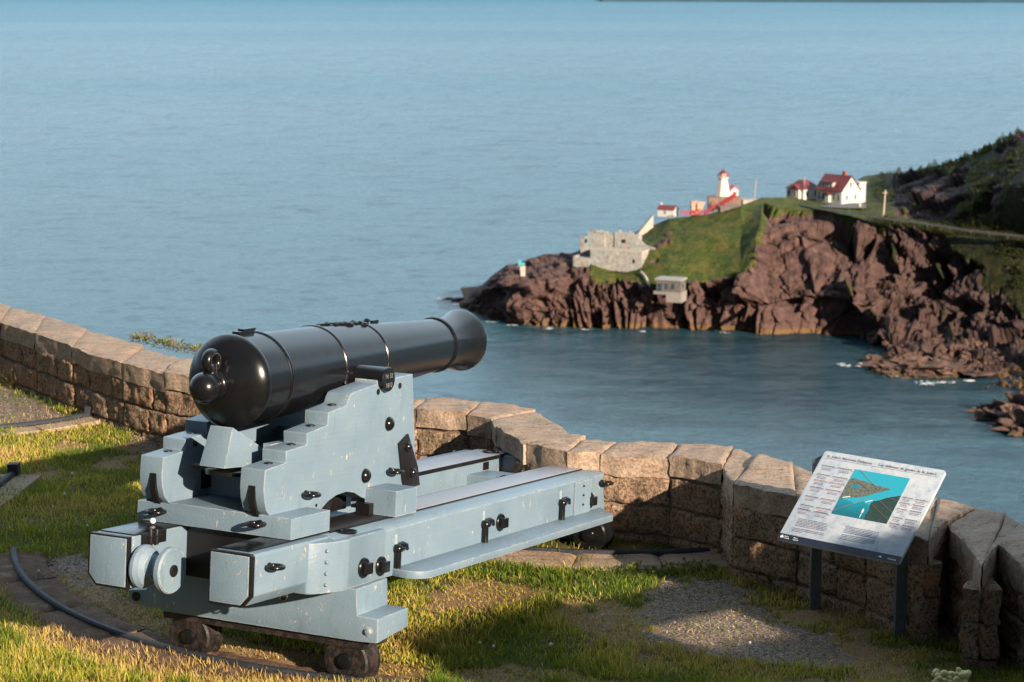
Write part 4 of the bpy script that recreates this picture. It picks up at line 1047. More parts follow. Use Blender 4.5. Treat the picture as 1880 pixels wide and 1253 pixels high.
def bolt(parent, p, out, R=.034, h=.02, dome=True, mat=None, name='bolt', sq=False):
    bm = NB(); p = Vector(p); out = Vector(out)
    if sq:
        lathe(bm, [(-.005, R), (.006, R), (.012, R*.9)], p, out, 16)
        a, b, c = basis(out); s = R*.52
        M = Matrix(((b.x, c.x, a.x, p.x), (b.y, c.y, a.y, p.y), (b.z, c.z, a.z, p.z), (0, 0, 0, 1)))
        box(bm, -s, s, -s, s, .005, .048, M)
    else: lathe(bm, [(-.005, R), (.002, R), (h*.5, R*.86), (h*.85, R*.5), (h, .004)], p, out, 16)
    return fin(name, bm, mat or BLACK, parent, ang=40)

def platform():
    o = empty('traversing_platform', mat=FRAME); tag(o, 'pale blue grey wooden gun platform on four iron wheels with side footboard', 'gun platform')
    for s in (-1, 1):
        if s > 0: vo, vi, so_, si_ = .657, .235, .50, .252
        else: vo, vi, so_, si_ = -.745, -.335, -.60, -.325
        bm = NB()
        # main rail, chamfered outer top edge
        pts = [(vi, -.003), (vo-.045*s, -.003), (vo, -.028), (vo, -.325), (vi, -.325)]
        prism(bm, pts, .82, 5.0, 'y')
        # bow the front end
        for v_ in bm.verts:
            if v_.co.y > 4.9: v_.co.y = 5.04-(v_.co.x+.045)**2*.16+(.06 if v_.co.z > -.1 else 0)
        r = fin('side_rail', bm, PAINT, o, .010)
        # rear tail of the rail
        b0, b1 = (.29, .566) if s > 0 else (-.29, -.566)
        bm = NB(); ch = .045; cs = b1-ch*s
        prism(bm, [(b0, 0), (b1-.012*s, 0), (b1, -.012), (b1, -.30+.06), (b1-.055*s, -.302), (b0, -.302)], 0.012, .86, 'y')
        for v_ in bm.verts:
            if v_.co.y > .5 and abs(v_.co.x) > .4: v_.co.x += .012*s
        tail = fin('rail_tail', bm, PAINT, o, .006)
        # painted end grain and black edge band
        bm = NB(); prism(bm, [(b0+.006*s, -.006), (b1-.012*s, -.008), (b1-.010*s, -.235), (b1-.062*s, -.292), (b0+.006*s, -.292)], 0.001, .02, 'y'); fin('end_grain', bm, PAINT, tail, .003)
        bm = NB(); band = [(b0-.004*s, .004), (b1-.010*s, .004), (b1+.004*s, -.010), (b1+.004*s, -.24), (b1-.055*s, -.3065), (b0-.004*s, -.3065)]
        prism(bm, band, .006, .042, 'y'); fin('end_band', bm, BLKFLAT, tail, .003)
        # swollen wrap around the joint (outer face)
        bm = NB(); N = 10; pr = []
        for k in range(N+1):
            q = k/N; y = .60+.30*q; x = abs(b1)+.004+(.0 if s > 0 else .02)+.115*(math.sin(q*math.pi/2)**.75)
            pr.append((x*s, y))
        pr += [((abs(vo)+.012)*s, .93), ((abs(vo)+.012)*s, 1.36), ((abs(vo)-.08)*s, 1.36), ((abs(b1)-.1)*s, .6)]
        prism(bm, pr, -.318, -.010, 'z'); w = fin('side_cheek_piece', bm, PAINT, o, .012, ang=40)
        for k in range(4): bolt(w, ((abs(b1)+.078)*s, .70, -.06-.068*k), (s*.8, -.6, 0), .012, .014, name='nail_head', mat=PAINT)
        # iron strip on top
        bm = NB(); prism(bm, [(si_, .96), (so_, .96), (so_, 5.03), (si_, 5.12 if s > 0 else 5.10)], -.002, .010, 'z'); fin('iron_strip', bm, STRIP, r, .002)
        bm = NB(); box(bm, *sorted((so_, so_+.008*s)), .96, 5.03, -.004, .007); fin('strip_edge', bm, BLKFLAT, r)
        bm = NB(); box(bm, *sorted((si_-.009*s, si_-.001*s)), .96, 5.08, -.02, .0085); fin('strip_edge', bm, BLKFLAT, r)
        bm = NB(); prism(bm, [((.30)*s, .085), ((.50 if s > 0 else .545)*s, .085), ((.50 if s > 0 else .545)*s, .97), (.30*s, .97)], .0005, .009, 'z'); fin('iron_strip', bm, BLACK, tail, .002)
        # front joint plate
        bm = NB(); box(bm, *sorted((vo-.004*s, vo+.018*s)), 4.16, 4.44, -.30, -.03); fin('front_plate', bm, PAINT, o, .008)
        for k in range(3): bolt(o, (vo+.018*s, 4.30, -.07-.07*k), (s, 0, 0), .009, .012, name='nail_head', mat=BLKFLAT)
        bolt(o, (vo+.004*s, 4.46, -.20), (s, 0, 0), .062, sq=True); bolt(o, (vo+.004*s, 2.96, -.175), (s, 0, 0), .062, sq=True)
        bolt(o, (vo+.004*s, 4.93, -.07), (s, 0, 0), .066, sq=True)
        bolt(o, (vo+.016*s, 1.09, -.215), (s, 0, 0), .064, sq=True); bolt(o, (vo+.016*s, 1.30, -.235), (s, 0, 0), .062, sq=True)
        ringbolt(o, (vo, 4.66, -.085), (s, 0, 0), .048); ringbolt(tail, (b1, .19, -.085), (s, 0, 0), .05)
        bm = NB(); torus(bm, (s*.43, 4.93, .012), (0, 0, 1), .06, .009, 20, 6); fin('ring', bm, BLACK, o)
        bm = NB(); torus(bm, (s*.585, 1.03, .006), (0, 0, 1), .05, .010, 20, 6); lathe(bm, [(-.01, .028), (.008, .026)], (s*.585, 1.03, .0), (0, 0, 1), 12); fin('top_bolt', bm, BLACK, o)
    # footboard and its hooks (both sides)
    for s, vo in ((1, .657), (-1, -.745)):
        bm = NB(); w = .225; y0 = 1.46; pts = [(vo-.01*s, y0+.02)]
        for k in range(9):
            a = math.pi/2*k/8; pts.append((vo+s*(w-.13+.13*math.sin(a)), y0+.13-.13*math.cos(a)))
        pts += [(vo+s*w, 4.40), (vo+s*(w-.02), 4.44), (vo+.02*s, 4.65), (vo-.01*s, 4.66)]
        prism(bm, pts, -.325, -.277, 'z'); fin('footboard', bm, PAINT, o, .006, ang=45)
        for yy, zz in ((1.50, -.19), (2.70, -.205), (3.93, -.215)):
            h = NB(); x = vo+.022*s
            lathe(h, [(-.28, .022), (-.17, .022)], (x, yy, 0), (0, 0, 1), 12)
            lathe(h, [(-.17, .030), (-.155, .034), (-.135, .030), (-.125, .012)], (x, yy, 0), (0, 0, 1), 12)
            tube(h, [(x, yy, -.145), (x+.012*s, yy+.035, -.130), (x+.012*s, yy+.075, -.140), (x+.01*s, yy+.10, -.168)], [.018, .022, .019, .012], 8)
            fin('hook_bolt', h, BLACK, o, ang=50)
            h = NB(); box(h, *sorted((vo-.002, vo+.006*s)), yy-.014, yy+.014, -.125, -.065); fin('bolt_plate', h, mat_slot, o, .002)
    # cross timbers
    bm = NB(); prism(bm, [(-.335, -.003), (.235, -.003), (.235, -.30), (-.335, -.30)], 4.94, 5.24, 'y')
    for v_ in bm.verts:
        if v_.co.y > 5: v_.co.y -= (v_.co.x+.05)**2*.35
    fin('front_transom', bm, PAINT, o, .01)
    bm = NB(); box(bm, -.334, .234, 4.36, 4.70, -.24, -.098); fin('middle_transom', bm, PAINT, o, .008)
    bm = NB(); box(bm, -.334, .234, 4.70, 4.94, -.26, -.13); fin('debris', bm, mat_simple('rusty leaf litter', (.20, .10, .05), .95, .5, 30, .8, .02), o, smooth=False)
    bm = NB(); box(bm, -.331, -.322, 4.62, 4.70, -.09, -.03); fin('clip', bm, BLKFLAT, o, .002)
    bm = NB(); lathe(bm, [(-.03, .05), (0, .05), (.012, .03)], (-.02, 4.355, -.12), (0, -1, 0), 16); fin('bolt', bm, BLACK, o)
    bm = NB(); box(bm, -.334, .234, 1.9, 2.3, -.30, -.12); box(bm, -.334, .234, .95, 1.2, -.31, -.05); fin('inner_transom', bm, PAINT, o, .008)
    # rear stepped bolster under the rails (stands level with the ground)
    bm = NB(); X = .99
    pts = [(-.995, -.55), (-.86, -.53), (-.72, -.328), (.690, -.328), (.700, -.490), (.845, -.492), (.850, -.640), (.70, -.648), (-.70, -.652), (-.99, -.630)]
    prism(bm, pts, .985, 1.36, 'y'); 
    for v_ in bm.verts:   # curved foot at the far side
        if v_.co.y > 1.2 and v_.co.z < -.58: v_.co.z += .03
        if v_.co.y > 1.2: v_.co.z += .012
    r = fin('stepped_bolster', bm, PAINT, o, .009)
    bm = NB(); lathe(bm, [(-.01, .030), (.004, .030), (.004, .022), (.016, .016), (.018, .004)], (.785, .984, -.575), (0, -1, 0), 20); fin('bolt', bm, PAINT, r)
    bm = NB(); lathe(bm, [(-.01, .03), (.008, .03)], (-.93, .984, -.585), (0, -1, 0), 16); fin('bolt', bm, BLACK, r)
    bm = NB(); box(bm, -.74, .74, 1.02, 1.30, -.70, -.640); fin('axle_bar', bm, IRON, o, .01)
    # wheels
    def truck(x, y, z, ax, R=.155, w=.13, wm=None):
        bm = NB(); a = Vector(ax)
        lathe(bm, [(-w/2, R*.55), (-w/2-.0, R*.93), (-w/2+.012, R), (w/2-.055, R), (w/2-.045, R*1.0), (w/2-.035, R*1.13), (w/2-.006, R*1.15), (w/2, R*1.08), (w/2, R*.5)], (x, y, z), a, 40)
        wh = fin('wheel', bm, wm or IRON, o, ang=35)
        bm = NB(); lathe(bm, [(-w/2-.025, .030), (-w/2-.02, .045), (-w/2+.02, .058), (w/2+.03, .058)], (x, y, z), a, 16); fin('hub', bm, BLACK, wh)
    t_ = Vector((0, 1, .10)).normalized()
    truck(.60, 1.10, -.785, t_); truck(-.555, 1.10, -.795, t_)
    truck(.67, 4.50, -.452, t_, .140, .12, BLACK); truck(-.72, 4.50, -.452, t_, .140, .12, BLACK)
    bm = NB(); box(bm, -.60, .60, 4.60, 4.80, -.46, -.327); fin('front_axle_block', bm, PAINT, o, .008)
    bm = NB(); box(bm, -.288, .288, .60, .93, -.31, -.004); fin('shade_block', bm, BLKFLAT, o, .004)  # black block added to stand for the deep shade between the tails
    # rope drum between the tails
    bm = NB(); y, z = .115, -.178
    lathe(bm, [(-.275, .055), (-.268, .122), (-.255, .130), (-.235, .130), (-.205, .112), (-.185, .082), (-.14, .072), (-.11, .085), (-.095, .120), (-.080, .136), (-.050, .138), (-.040, .130), (-.040, .04), (-.040, .001)], (.0, y, z), (1, 0, 0), 48, cap=True)
    d = fin('rope_drum', bm, PAINT, o, ang=25)
    bm = NB(); lathe(bm, [(-.05, .034), (-.030, .036), (-.026, .028)], (.0, y, z), (1, 0, 0), 20); fin('hub_plug', bm, BLKFLAT, d)
    bm = NB(); lathe(bm, [(-.30, .03), (-.26, .03)], (0, y, z), (1, 0, 0), 12); fin('spindle', bm, BLKFLAT, d)
    bm = NB(); box(bm, -.297, -.280, .135, .375, -.068, .006); lathe(bm, [(0, .014), (.10, .014)], (-.275, .21, -.072), (0, 0, 1), 10)
    lathe(bm, [(0, .014), (.09, .014)], (-.275, .27, -.072), (0, 0, 1), 10); lathe(bm, [(0, .010), (.15, .010)], (-.272, .18, -.02), (0, 1, 0), 10); fin('hinge_bracket', bm, BLKFLAT, o, .002)
    bm = NB(); ball(bm, (-.415, .42, .034), .018, u=14, v_=10); fin('white_knob', bm, mat_simple('white ceramic', (.8, .8, .78), .3, .02, 3, 0), o)
    bm = NB(); torus(bm, (.40, .58, -.335), (1, 0, 0), .022, .006, 14, 6); torus(bm, (.42, .60, -.345), (0, 1, 0), .022, .006, 14, 6); torus(bm, (.44, .585, -.335), (1, 1, 0), .02, .006, 14, 6); fin('rusty_chain', bm, IRON, o)
mat_slot = mat_simple('galvanised plate', (.28, .36, .40), .4, .15, 30, .2, .002)
platform()

VC = -.115
CH = [(.478, .414), (.700, .434), (.698, .505), (.930, .522), (.925, .592), (1.163, .622), (1.164, .700), (1.360, .726), (1.385, .735), (1.398, .765), (1.425, .795), (1.46, .803), (1.752, .838)]
tc, tr = (1.842, .868), .086
for k in range(9):
    a = math.pi*(1.02+.93*k/8); CH.append((tc[0]+tr*math.cos(a), tc[1]+tr*math.sin(a)))
CH += [(1.938, .858), (2.215, .872), (2.262, .55), (2.318, .160), (2.30, .105), (1.66, .105), (1.61, .120), (1.52, .160), (1.42, .178), (1.30, .170), (1.20, .142), (1.13, .105), (.62, .105), (.555, .125), (.505, .170), (.480, .235), (.470, .30)]
def carriage():
    o = empty('gun_carriage', mat=FRAME); tag(o, 'pale blue grey stepped wooden gun carriage standing on the platform', 'gun carriage')
    for s in (1, -1):
        x0, x1 = (.165, .335) if s > 0 else (-.395, -.560)
        bm = NB(); prism(bm, CH, min(x0, x1), max(x0, x1), 'x')
        c = fin('cheek', bm, PAINT, o, .012, 3, ang=38)
        out = (s, 0, 0); xs = x1
        bm = NB(); xm = (.255 if s > 0 else -.455); w = .021
        prism(bm, [(.4665, .315), (.476, .24), (.502, .168), (.555, .122), (.60, .103), (.60, .10), (.54, .10), (.49, .15), (.46, .22), (.4635, .315)], xm-w, xm+w, 'x'); fin('rear_slot_strap', bm, BLKFLAT, c)
        if s > 0:
            ringbolt(c, (xs, .93, .222), out, .050); ringbolt(c, (xs, 1.955, .255), out, .050)
            for y, z in ((1.92, .565), (1.645, .255)):
                bolt(c, (xs, y, z), out, .048, .038)
            for y, z in ((1.765, .785), (2.045, .805)):
                bm = NB(); lathe(bm, [(-.01, .020), (.003, .020), (.002, .014)], (xs, y, z), out, 14); fin('plug', bm, BLKFLAT, c)
            bm = NB(); prism(bm, [(2.045, .425), (2.165, .480), (2.315, .245), (2.352, .118), (2.14, .112), (2.13, .15), (2.12, .165)], xs, xs+.016, 'x')
            a = fin('angle_bracket', bm, BLKFLAT, c, .003)
            bolt(a, (xs+.016, 2.155, .395), out, .034, .034); bolt(a, (xs+.016, 2.235, .215), out, .034, .034)
            bm = NB(); lathe(bm, [(-.01, .011), (.004, .010)], (xs, 1.06, .135), out, 10); fin('plug', bm, BLKFLAT, c)
        else:
            bolt(c, (x0, .80, .47), (1, 0, 0), .02, .02)
            bm = NB(); box(bm, x0, x0+.012, .88, 1.06, .18, .32); fin('iron_plate', bm, BLKFLAT, c, .003)
        for y, z in ((.64, .4275), (1.10, .6145), (1.345, .7245), (.885, .5185)):
            bm = NB(); lathe(bm, [(-.01, .028), (.006, .027), (.009, .018)], ((x0+x1)/2, y, z), (0, 0, 1), 16); fin('tread_bolt', bm, BLKFLAT, c)
    # rear cross timber with notch
    bm = NB(); prism(bm, [(-.603, .011), (.502, .011), (.502, .138), (-.37, .140), (-.37, .130), (-.603, .130)], .518, .955, 'y'); t = fin('rear_transom', bm, PAINT, o, .009)
    ringbolt(t, (.285, .518, .088), (0, -1, 0), .052); ringbolt(t, (-.430, .518, .082), (0, -1, 0), .052)
    # front block
    for s in (1, -1):
        a, b = (.335, .562) if s > 0 else (-.56, -.79)
        bm = NB(); box(bm, min(a, b), max(a, b), 1.655, 1.925, .013, .178); fin('front_block', bm, PAINT, o, .010)
        bm = NB(); box(bm, *sorted((.20*s if s > 0 else -.42, a)), 1.71, 1.92, .03, .135); fin('front_block_tenon', bm, PAINT, o, .008)
        bm = NB(); box(bm, *sorted((.30 if s > 0 else -.5, .40 if s > 0 else -.6)), 1.60, 1.70, .012, .085); fin('chock', bm, BLKFLAT, o, .004)
    bm = NB(); box(bm, -.394, .164, 1.75, 2.1, .12, .50); fin('front_transom', bm, PAINT, o, .008)
    bm = NB(); box(bm, -.394, -.13, .975, 1.5, .10, .27); fin('inner_block', bm, PAINT, o, .008)
    # small iron truck seen through the arch
    for x in (-.30, .10):
        bm = NB(); lathe(bm, [(-.06, .10), (.06, .10)], (x, 1.45, .115), (1, 0, 0), 30); fin('iron_roller', bm, IRON, o)
    bm = NB(); box(bm, .10, .158, 1.14, 1.72, .016, .30); fin('arch_shade', bm, BLKFLAT, o, .004)  # dark plate added to read as shade inside the arch
    # stool bed
    bm = NB(); box(bm, -.30, .10, .62, 1.55, .345, .368); fin('stool_bed', bm, BLKFLAT, o, .004)
    bm = NB(); lathe(bm, [(.335, .14), (.338, .155), (.362, .157), (.366, .14)], (-.03, .66, 0), (0, 0, 1), 32); fin('stool_plate', bm, BLACK, o)
    bm = NB(); box(bm, .105, .160, .80, 1.40, .372, .52); fin('side_plank', bm, PAINT, o, .006)
    bm = NB(); box(bm, -.12, -.02, 1.0, 1.1, .14, .344); fin('stool_post', bm, BLKFLAT, o, .004)
carriage()
def quoin():
    o = empty('quoin_wedge', mat=FRAME @ Matrix.Translation((-.04, .5, .37))); tag(o, 'pale blue grey wooden wedge under the breech of the gun', 'wedge')
    bm = NB()
    P = {'rbl': (-.095, -.02, .022), 'rbr': (.085, -.02, .022), 'rtl': (-.075, .055, .262), 'rtr': (.085, .055, .262), 'fbl': (-.125, .42, .0), 'fbr': (.085, .42, .0), 'ftl': (-.125, .42, .085), 'ftr': (.085, .44, .085)}
    v_ = {k: bm.verts.new(p) for k, p in P.items()}
    for f in (('rbl', 'rbr', 'rtr', 'rtl'), ('rtl', 'rtr', 'ftr', 'ftl'), ('rbr', 'fbr', 'ftr', 'rtr'), ('rbl', 'rtl', 'ftl', 'fbl'), ('fbl', 'ftl', 'ftr', 'fbr'), ('rbl', 'fbl', 'fbr', 'rbr')): bm.faces.new([v_[k] for k in f])
    bmesh.ops.recalc_face_normals(bm, faces=bm.faces[:]); fin('wedge_block', bm, PAINT, o, .004)
quoin()
def barrel():
    el = math.atan2(.99-.88, 3.01)
    o = empty('cannon_barrel', mat=FRAME @ Matrix.Translation((VC, .71, .88)) @ Matrix.Rotation(el, 4, 'X')); tag(o, 'glossy black iron cannon barrel with flared muzzle resting on the carriage', 'cannon barrel')
    Y = (0, 1, 0)
    prof = [(-.165, .048), (-.15, .052), (-.135, .060), (-.128, .075), (-.118, .083), (-.105, .080), (-.098, .066), (-.092, .075), (-.085, .105), (-.078, .14), (-.062, .185), (-.042, .228), (-.022, .256), (.000, .276), (.012, .284), (.025, .290), (.042, .291), (.052, .288), (.058, .281), (.12, .281),
            (.285, .279), (.290, .285), (.300, .2885), (.312, .285), (.317, .277), (.80, .268), (.965, .264), (.970, .269), (.980, .271), (.990, .269), (.995, .262), (1.50, .238), (1.545, .236), (1.55, .241), (1.56, .243), (1.57, .241), (1.575, .233),
            (2.0, .215), (2.5, .192), (2.585, .188), (2.59, .197), (2.605, .201), (2.62, .197), (2.625, .186), (2.68, .184), (2.76, .186), (2.83, .193), (2.90, .205), (2.955, .218), (2.99, .226), (3.005, .226), (3.012, .222), (3.012, .086), (2.6, .082), (2.6, .001)]
    bm = NB(); lathe(bm, prof, (0, 0, 0), Y, 96, cap=True); b = fin('barrel_body', bm, BLACK, o, ang=28)
    bm = NB(); ball(bm, (0, -.225, -.012), .096, (1, 1, 1), 40, 24); lathe(bm, [(-.17, .062), (-.13, .055), (-.09, .07)], (0, 0, -.004), Y, 32); lathe(bm, [(-.155, .05), (-.145, .078), (-.125, .090), (-.105, .082), (-.095, .05)], (.0, 0, -.004), Y, 40); fin('cascabel', bm, BLACK, o, ang=60)
    bm = NB(); torus(bm, (0, -.165, .142), (1, 0, 0), .052, .026, 40, 14); 
    for v_ in bm.verts: v_.co.x *= 1.35
    lathe(bm, [(0, .045), (.09, .035)], (0, -.165, .04), (0, 0, 1), 20); fin('breeching_loop', bm, BLACK, o, ang=60)
    # trunnions
    for s in (1, -1):
        bm = NB(); lathe(bm, [(.20, .082), (.245, .082), (.25, .080), (.478, .080), (.484, .076), (.484, .001)], (0, 1.130, -.060), (s, 0, 0), 40)
        lathe(bm, [(.19, .125), (.228, .118), (.236, .10), (.240, .08)], (0, 1.130, -.060), (s, 0, 0), 40)
        tr_ = fin('trunnion', bm, BLACK, o, ang=30)
        if s > 0:
            for txt, dz, w in (('N: 32', .022, .05), ('1812', -.038, .05)):
                cu = bpy.data.curves.new('t', 'FONT'); cu.body = txt; cu.size = .042; cu.extrude = .0012; cu.align_x = 'CENTER'; cu.resolution_u = 2
                ob = bpy.data.objects.new('t', cu); COL.objects.link(ob); dg = bpy.context.evaluated_depsgraph_get(); me = bpy.data.meshes.new_from_object(ob.evaluated_get(dg)); bpy.data.objects.remove(ob)
                me.materials.clear(); me.materials.append(BLACK2); lt = bpy.data.objects.new('stamped_mark', me); COL.objects.link(lt); lt.parent = tr_
                lt.matrix_local = Matrix.Translation((.4855, 1.130, -.060+dz-.012)) @ Matrix(((0, 0, 1, 0), (1, 0, 0, 0), (0, 1, 0, 0), (0, 0, 0, 1)))
    bm = NB(); lathe(bm, [(0, .05), (.01, .05), (.016, .035)], (.29, .975, -.105), (.35, 0, .9), 20); fin('trunnion_stop', bm, BLACK, o)
    # vent patch
    bm = NB(); prism(bm, [(-.028, .09), (.028, .09), (.028, .255), (-.028, .255)], .270, .300, 'z'); box(bm, -.020, .028, .14, .265, .298, .312); fin('vent_patch', bm, BLACK, o, .004)
    bm = NB(); random.seed(3)
    for k in range(26):
        a = rnd(-.30, .30)*(1 if k % 3 else .4); y = 1.18+.40*random.random(); r = .268-(y-.995)*.0475
        if k > 18: a = rnd(-.08, .08); y = rnd(1.05, 1.75)
        ball(bm, (math.sin(a)*r, y, math.cos(a)*r), rnd(.010, .020), (1, 1.6, .9), 8, 6)
    torus(bm, (0, 1.36, .252), (0, 0, 1), .045, .007, 20, 6); torus(bm, (0, 1.48, .246), (0, 0, 1), .03, .006, 16, 6); tube(bm, [(0, 1.02, .270), (0, 1.2, .262), (.01, 1.32, .256)], [.004, .008, .006], 6)
    fin('raised_crest', bm, BLACK, o)
    bm = NB(); box(bm, -.01, .01, 1.72, 1.80, .222, .242); fin('front_sight', bm, BLACK, o, .003)
BLACK2 = mat_simple('chipped mark', (.16, .14, .13), .6, .3, 60, 0)
barrel()

# ------------------------------------------------------------------ interpretive panel
def panel():
    BL, BR, TR, TL = Vector((1.75, 13.44, .57)), Vector((2.45, 12.85, .57)), Vector((2.826, 13.29, 1.063)), Vector((2.108, 13.90, 1.074))
    X = (BR-BL).normalized(); Wd = (BR-BL).length; up = ((TL-BL)+(TR-BR))/2; up -= X*up.dot(X); Hh = up.length; Yv = up.normalized(); Z = X.cross(Yv)
    # lower edge runs slightly downhill in the picture: keep the board a true rectangle
    M = Matrix(((X.x, Yv.x, Z.x, BL.x), (X.y, Yv.y, Z.y, BL.y), (X.z, Yv.z, Z.z, BL.z), (0, 0, 0, 1)))
    o = empty('information_panel', mat=M); tag(o, 'tilted information panel with aerial photo of a harbour mouth on two posts', 'information panel')
    W, H = Wd, Hh
    def rr(w0, h0, w1, h1, r, n=6):
        pts = []
        for cx, cy, a0 in ((w1-r, h0+r, -90), (w1-r, h1-r, 0), (w0+r, h1-r, 90), (w0+r, h0+r, 180)):
            for k in range(n+1): a = math.radians(a0+90*k/n); pts.append((cx+r*math.cos(a), cy+r*math.sin(a)))
        return pts
    bm = NB(); prism(bm, rr(0, 0, W, H, .022), -.022, 0, 'z'); 
    t = NT('printed panel face'); c = t.coord(); n = t.noise(c, 16, 6, .7, .4); n2 = t.noise(c, 6, 4, .6)
    col = t.ramp(n, [(.32, (.24, .33, .46)), (.5, (.40, .47, .55)), (.7, (.50, .54, .58))]); col = t.mix(t.ramp(n2, [(.4, 0.0), (.7, .3)]), col, (.52, .52, .55))
    t.set(col, .28, spec=.5)
    board = fin('board', bm, t.m, o, .002)
    def flat(name, polys, mat, z, parent=board, th=.0008):
        bm = NB()
        for p in polys: prism(bm, p, z, z+th, 'z')
        return fin(name, bm, mat, parent, smooth=False)
    flat('footer_band', [rr(0, 0, W, .052, .004)], mat_simple('navy print', (.012, .016, .035), .3, .1, 4, 0), .0003)
    # map photo
    x0, x1, y0, y1 = .285, .700, .275, .655
    tm = NT('printed aerial water'); cm = tm.coord(); nm = tm.noise(cm, 9, 4, .6); sx = tm.n('SeparateXYZ'); tm.l(cm, sx.inputs[0])
    g = tm.math('MULTIPLY_ADD', sx.outputs[1], 2.2, tm.math('MULTIPLY', nm, .25))
    colm = tm.ramp(g, [(.75, (.004, .13, .19)), (1.2, (.006, .24, .34)), (1.6, (.02, .36, .50))]); tm.set(colm, .28)
    px = lambda l: [(x0+(x1-x0)*a, y0+(y1-y0)*b) for a, b in l]
    flat('aerial_photo', [px([(0, 0), (1, 0), (1, 1), (0, 1)])], tm.m, .0003)
    tl_ = NT('printed land'); cl = tl_.coord(); nl = tl_.noise(cl, 60, 6, .75); tl_.set(tl_.ramp(nl, [(.3, (.04, .06, .05)), (.48, (.10, .125, .10)), (.62, (.19, .20, .17)), (.75, (.34, .35, .33))]), .28)
    flat('printed_land', [px([(0, .34), (.06, .345), (.2, .40), (.3, .43), (.42, .475), (.5, .54), (.60, .60), (.70, .665), (.77, .70), (.74, .725), (.66, .72), (.58, .745), (.52, .725), (.44, .76), (.36, .76), (.26, .79), (.18, .79), (.07, .81), (0, .76)])], tl_.m, .0012)
    flat('printed_lake', [px([(.10, .60), (.20, .60), (.27, .645), (.21, .68), (.12, .665)])], mat_simple('printed blue', (.01, .22, .36), .28, .1, 5, 0), .0021)
    tb = NT('printed dark shore'); cb = tb.coord(); nb = tb.noise(cb, 60, 6, .75); tb.set(tb.ramp(nb, [(.3, (.006, .03, .03)), (.55, (.02, .055, .04)), (.8, (.10, .13, .10))]), .28)
    flat('printed_shore', [px([(.60, 0), (1, 0), (1, .62), (.93, .585), (.84, .55), (.76, .50), (.66, .43), (.60, .41), (.565, .34), (.60, .2), (.585, .1)])], tb.m, .0012)
    wl = mat_simple('printed white', (.70, .75, .75), .3, .05, 4, 0)
    flat('printed_ship', [px([(.49, .13), (.515, .12), (.525, .17), (.50, .225), (.485, .19)]), px([(.50, .02), (.512, .02), (.51, .11), (.50, .11)]), px([(.05, .355), (.18, .405), (.16, .42), (.05, .375)]), px([(.47, .345), (.58, .415), (.57, .425), (.465, .36)])], wl, .0030)
    rd = mat_simple('printed red', (.36, .11, .14), .3, .05, 4, 0)
    def ln(a, b, w=.0010):
        a, b = Vector(a), Vector(b); d = (b-a).normalized(); n = Vector((-d.y, d.x))*w; return [tuple(a-n), tuple(b-n), tuple(b+n), tuple(a+n)]
    P = lambda a, b: px([(a, b)])[0]
    lines = [(P(.0, .06), P(.48, .425)), (P(.10, 1.0), P(.62, .62)), (P(.05, .8), P(.45, .6)), (P(.77, .53), P(1.0, .49)), (P(.69, .44), P(1.0, .24)), (P(.60, .33), P(1, .08))]
    flat('pointer_line', [ln(a, b) for a, b in lines], rd, .0042)
    grey = mat_simple('printed text grey', (.10, .10, .13), .35, .1, 4, 0); pink = mat_simple('printed text pink', (.30, .16, .21), .35, .1, 4, 0)
    blue_ = mat_simple('printed text blue', (.06, .12, .24), .35, .1, 4, 0)
    flat('title_rule', [ln((.035, H-.062), (W*.42, H-.062), .0009), ln((W*.42, H-.062), (W-.045, H-.062), .0009)], grey, .0004)
    random.seed(17)
    def words(x, y, w, h, sl=0):
        out = []; q = x
        while q < x+w:
            e = min(q+rnd(.008, .024), x+w); out.append([(q, y), (e, y), (e, y+h), (q, y+h)]); q = e+.0035
        return out
    # blocks of small print, too small to read: kept as broken rules
    small = {0: [], 1: [], 2: []}
    for k in range(6): small[0] += words(.075, .188-k*.0115, .235 if k != 0 else .22, .0042)
    for k in range(3): small[0] += words(.075, .108-k*.0115, .235 if k < 2 else .08, .0042)
    for k in range(5): small[2] += words(.435, .196-k*.0115, .25, .0042)
    for k in range(4): small[2] += words(.435, .130-k*.0115, .25 if k < 3 else .2, .0042)
    for yy, lab in ((.640, 0), (.565, 0), (.515, 1), (.455, 0), (.375, 0), (.300, 0), (.262, 0)):
        small[0 if lab == 0 else 1] += words(.035, yy, .10, .0055)+words(.155, yy, .115, .0055)
        small[1] += [ln((.03, yy-.006), (.28, yy-.006), .0007)]
        for k in range(2): small[2 if k else 1] += words(.045, yy-.020-k*.011, .07, .0038)+words(.175, yy-.020-k*.011, .08, .0038)
    for yy in (.500, .455, .405, .335, .285):
        small[0] += words(.715, yy, .075, .0055)+words(.81, yy, .085, .0055); small[1] += [ln((.71, yy-.006), (.895, yy-.006), .0007)]
        for k in range(2): small[1 if k else 2] += words(.725, yy-.018-k*.011, .05, .0038)+words(.815, yy-.018-k*.011, .07, .0038)
    for k, m_ in ((0, grey), (1, pink), (2, blue_)): 
        flat('small_print', small[k], m_, .0004+.0001*k)
    def text(txt, x, y, size, mat, name, right=False):
        cu = bpy.data.curves.new('t', 'FONT'); cu.body = txt; cu.size = size; cu.extrude = .0003; cu.resolution_u = 2; cu.align_x = 'RIGHT' if right else 'LEFT'; cu.offset = .0001
        ob = bpy.data.objects.new('t', cu); COL.objects.link(ob); dg = bpy.context.evaluated_depsgraph_get(); me = bpy.data.meshes.new_from_object(ob.evaluated_get(dg)); bpy.data.objects.remove(ob)
        me.materials.clear(); me.materials.append(mat); l = bpy.data.objects.new(name, me); COL.objects.link(l); l.parent = board; l.location = (x, y, .0012)
    text("St. John's Narrows Defences", .035, H-.052, .030, grey, 'title_text')
    text("Les défenses du goulet de St. John's", W-.05, H-.052, .030, grey, 'title_text', True)
